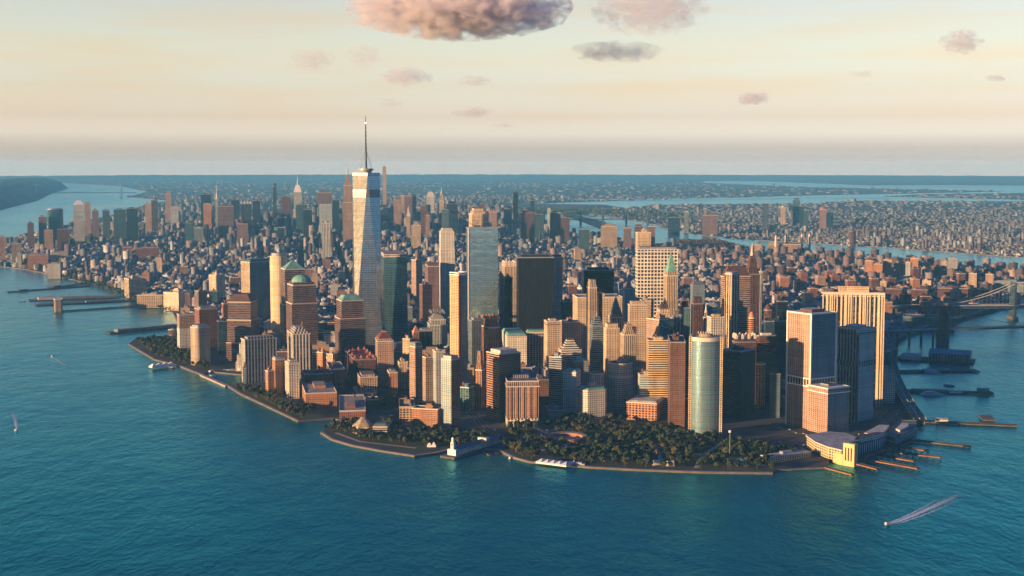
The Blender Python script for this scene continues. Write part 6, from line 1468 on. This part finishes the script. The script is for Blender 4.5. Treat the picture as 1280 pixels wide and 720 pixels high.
nt_ += fill_trees(PARKS[2], 14, (6, 3, 1, 0), [f'{a} tree in the riverside park by the wavy tent' for a in ad], 'trees of the riverside park', .8, 1.25)
nt_ += fill_trees(PARKS[3], 12, (5, 3, 1, 1), [f'{a} tree along the esplanade below the white ribbed slab' for a in ad], 'esplanade trees', .9, 1.25)
nt_ += fill_trees([(406, 470), (424, 468), (424, 525), (412, 525)], 13, (5, 3, 1, 0), [f'{a} tree along the avenue left of the red brick row' for a in ad], 'avenue trees', .7, 1.0)
nt_ += fill_trees([(945, 560), (1000, 562), (1005, 570), (960, 574)], 14, (5, 3, 1, 0), [f'{a} tree on the plaza left of the ferry terminal' for a in ad], 'plaza trees', .7, 1.0, prob=.6)
nt_ += fill_trees([(476, 500), (496, 498), (500, 540), (478, 538)], 13, (5, 3, 1, 0), [f'{a} tree between the red brick row and the curved orange wing' for a in ad], 'street trees', .8, 1.1)
print('trees', nt_); plant_all()
# far woodland strips read as one mass each
def wood(name, poly, n, mat, hmin, hmax, s0, s1, label):
    P = G(poly); xs = [p[0] for p in P]; ys = [p[1] for p in P]; m = MB(); r = np.random.default_rng(5); k = 0; tr_ = 0
    while k < n and tr_ < n*30:
        tr_ += 1; x, y = r.uniform(min(xs), max(xs)), r.uniform(min(ys), max(ys))
        if not inside(P, [x], [y])[0]: continue
        z = r.uniform(.3, 1)*r.uniform(hmin, hmax); k += 1; s = r.uniform(s0, s1)
        t = r.normal(size=3); t /= np.linalg.norm(t); b = np.cross(t, r.normal(size=3)); b /= np.linalg.norm(b); p = np.array([x, y, z+2]); m.face([p-t*s, p-b*s, p+t*s, p+b*s*.9])
    o = m.build(name, [mat]); tag(o, label, 'woodland', kind='stuff')
wood('woodland', [(815, 313), (850, 302), (900, 302), (938, 312), (930, 318), (880, 316)], 5000, paint('wood_brown', (.085, .05, .04), .9), 10, 17, 3, 7, 'brownish belt of trees on the near bank of the middle river')
wood('woodland', [(60, 346), (90, 350), (150, 369), (190, 383), (214, 392), (214, 384), (150, 358), (90, 342), (62, 340)], 4000, LEAF[0], 7, 13, 1.5, 3.5, 'dark green tree belt along the left river drive')
wood('woodland', [(640, 262), (745, 263), (850, 268), (860, 272), (745, 268), (640, 266)], 2500, paint('wood_far', (.05, .08, .04), .9), 10, 20, 10, 20, 'far tree line along the distant river island')

# ---------------------------------------------------------------- cars
CP_ = [paint('car_'+n, c, .35, .1, vary=0, spec=.5) for n, c in (('white', (.75, .75, .73)), ('silver', (.42, .44, .45)), ('black', (.02, .02, .025)), ('red', (.45, .05, .04)), ('yellow', (.75, .52, .05)), ('blue', (.06, .12, .25)))]
def make_car(k):
    name = ['white', 'silver', 'black', 'red', 'yellow', 'blue'][k]; root = empty('car', (0, 0, 0))
    m = MB(); m.prism(chamf(4.6, 1.85, .3), .35, .95); m.build('body', [CP_[k]], root)
    m = MB(); m.frustum(rect(2.8, 1.7, -.2, 0), rect(1.9, 1.45, -.25, 0), .95, 1.5); m.build('cabin', [GLZ], root)
    for sx in (-1.45, 1.45):
        for sy in (-.85, .85): m = MB(); m.tube((sx, sy-.1, .33), (sx, sy+.1, .33), .33, n=8); m.build('wheel', [DARKM], root)
    return root
proto = [make_car(k) for k in range(6)]; used = [False]*6; CN = ['white', 'silver', 'black', 'red', 'yellow', 'blue']
def put_car(p, ang, k, where, group):
    o = proto[k] if not used[k] else copy_tree(proto[k]); used[k] = True
    o.location = p; o.rotation_euler.z = ang; tag(o, f'{CN[k]} car {where}', 'car', group)
def cars_on(L, n, off, where, group, z=2.64, px=True):
    P = [gr(x_, y_, z) for x_, y_ in L]; seg = [(P[i+1]-P[i]).length for i in range(len(P)-1)]; tot = sum(seg)
    for k in range(n):
        t = (k+random.uniform(.1, .9))/n*tot; i = 0
        while t > seg[i] and i < len(seg)-1: t -= seg[i]; i += 1
        d = (P[i+1]-P[i]).normalized(); s = Vector((-d.y, d.x, 0)); side = random.choice(off); p = P[i]+d*min(t, seg[i])+s*side
        put_car(p, math.atan2(d.y, d.x)+(math.pi if side < 0 else 0), random.choices(range(6), (5, 3, 3, 1, 2, 1))[0], where, group)
cars_on(R_WEST, 60, (-11, -7, 7, 11), 'driving on the wide avenue behind the pier house', 'cars on the wide avenue')
cars_on(R_STATE, 40, (-6, -2.5, 2.5, 6), 'on the street curving behind the waterfront park', 'cars on the park street')
cars_on(R_SOUTH, 36, (-8, -4, 4, 8), 'in the street around the ferry terminal', 'cars by the ferry terminal')
cars_on(R_PLAZA, 14, (-4, 4), 'in the lane beneath the orange window-grid tower', 'cars beneath the window-grid tower')
cars_on(FDR[:9], 34, (-8, -4, 4, 8), 'on the elevated river road', 'cars on the elevated road', z=11.03)

# ---------------------------------------------------------------- clouds (real volumes high above the haze)
def cloud(label, px_, py_, wpx, hpx, Y, dens, seed, soft=.5, rag=1.0):
    c_ = at_y(px_, py_, Y); sx, sz = wpx/F*Y/2, hpx/F*Y/2*1.15; sx *= 1.05; sy = sx*.55
    import bmesh
    bm = bmesh.new(); bmesh.ops.create_icosphere(bm, subdivisions=2, radius=1); me = bpy.data.meshes.new('cloud'); bm.to_mesh(me); bm.free()
    o = bpy.data.objects.new('cloud', me); COL.objects.link(o); o.location = c_; o.scale = (sx, sy, sz); tag(o, label, 'cloud')
    m = bpy.data.materials.new('cloud_volume'); m.use_nodes = True; nt = m.node_tree; nt.nodes.clear()
    co = N(nt, 'ShaderNodeTexCoord'); L = nt.links.new
    mp = N(nt, 'ShaderNodeMapping'); k = sx/1000*2.4; mp.inputs['Scale'].default_value = (k*rag+.4, k*rag*.6+.4, (k*rag+.4)*max(sz/sx*1.5, .35)); mp.inputs['Location'].default_value = (seed*3.1, seed*1.7, seed*2.3); L(co.outputs['Object'], mp.inputs[0])
    no = N(nt, 'ShaderNodeTexNoise'); no.inputs['Scale'].default_value = 1.7; no.inputs['Detail'].default_value = 5; no.inputs['Roughness'].default_value = .6; L(mp.outputs[0], no.inputs['Vector'])
    le = N(nt, 'ShaderNodeVectorMath', operation='LENGTH'); L(co.outputs['Object'], le.inputs[0])
    def Mt(op, a, b):
        n = N(nt, 'ShaderNodeMath', operation=op)
        for i, x_ in enumerate((a, b)):
            if isinstance(x_, (int, float)): n.inputs[i].default_value = x_
            else: L(x_, n.inputs[i])
        return n.outputs[0]
    d = Mt('SUBTRACT', Mt('ADD', Mt('MULTIPLY', no.outputs[0], 2.4), -.50), Mt('MULTIPLY', le.outputs['Value'], soft*1.6))
    r = N(nt, 'ShaderNodeMapRange'); r.inputs[1].default_value = 0; r.inputs[2].default_value = .24; r.inputs[3].default_value = 0; r.inputs[4].default_value = dens; L(d, r.inputs[0])
    v = N(nt, 'ShaderNodeVolumePrincipled'); v.inputs['Color'].default_value = (.90, .90, .95, 1); v.inputs['Anisotropy'].default_value = .2; L(r.outputs[0], v.inputs['Density'])
    ou = N(nt, 'ShaderNodeOutputMaterial'); L(v.outputs[0], ou.inputs['Volume']); me.materials.append(m); return o
CL = [('big peach and violet cloud at the top centre, cut by the picture edge', 573, 10, 285, 74, 12000, .009, 1, .5, 1.6),
      ('ragged blue-grey cloud at the top, right of the big peach cloud', 812, 10, 150, 66, 12000, .0028, 2, .5, 2.0),
      ('flat wispy grey cloud under the ragged blue-grey cloud', 770, 65, 120, 26, 13000, .0022, 3, .5, 1.6),
      ('pinkish grey cloud above and right of the tallest mast', 508, 96, 72, 24, 14000, .0038, 4, .5, 1.8),
      ('ragged small grey cloud left of the pinkish one, high over the mast', 456, 70, 50, 30, 14000, .002, 5, .45, 2.4),
      ('thin broken grey cloud, leftmost of the upper row', 390, 75, 62, 26, 14000, .0022, 6, .45, 2.4),
      ('small teal-grey cloud right of the pinkish one', 592, 101, 48, 14, 14000, .0036, 7, .5, 1.6),
      ('flat grey-violet cloudlet above the crane', 590, 140, 56, 14, 15000, .004, 8, .5, 1.5),
      ('faint cloudlet just right of the mast tip, in the lowest row', 488, 128, 40, 13, 15000, .0022, 9, .5, 1.6),
      ('dark teal puffy cloud at the top right', 1201, 52, 58, 30, 13000, .006, 10, .5, 1.8),
      ('slanting grey cloud left of the right clouds, halfway down the sky', 940, 123, 56, 16, 15000, .005, 11, .5, 1.4),
      ('tiny grey cloudlet at the right edge of the sky', 1246, 98, 32, 11, 15000, .004, 12, .5, 1.4),
      ('tiny flat cloud low, right of the flat grey-violet one', 628, 157, 34, 8, 16000, .0022, 13, .5, 1.4),
      ('tiny streak of cloud far right of the centre, above the tiny right cloudlet', 1078, 92, 36, 8, 15000, .002, 14, .5, 1.4)]
for a_ in CL: cloud(*a_)
# ---------------------------------------------------------------- haze: the air over the whole place
m = bpy.data.materials.new('haze'); m.use_nodes = True; nt = m.node_tree; nt.nodes.clear()
v = N(nt, 'ShaderNodeVolumePrincipled'); v.inputs['Color'].default_value = HAZE_C; v.inputs['Density'].default_value = HAZE_D; v.inputs['Anisotropy'].default_value = .0
ou = N(nt, 'ShaderNodeOutputMaterial'); nt.links.new(v.outputs[0], ou.inputs['Volume'])
mb = MB(); mb.box(-62000, 62000, -5000, 60000, -4, 552, bottom=True); o = mb.build('haze', [m]); tag(o, kind='stuff')
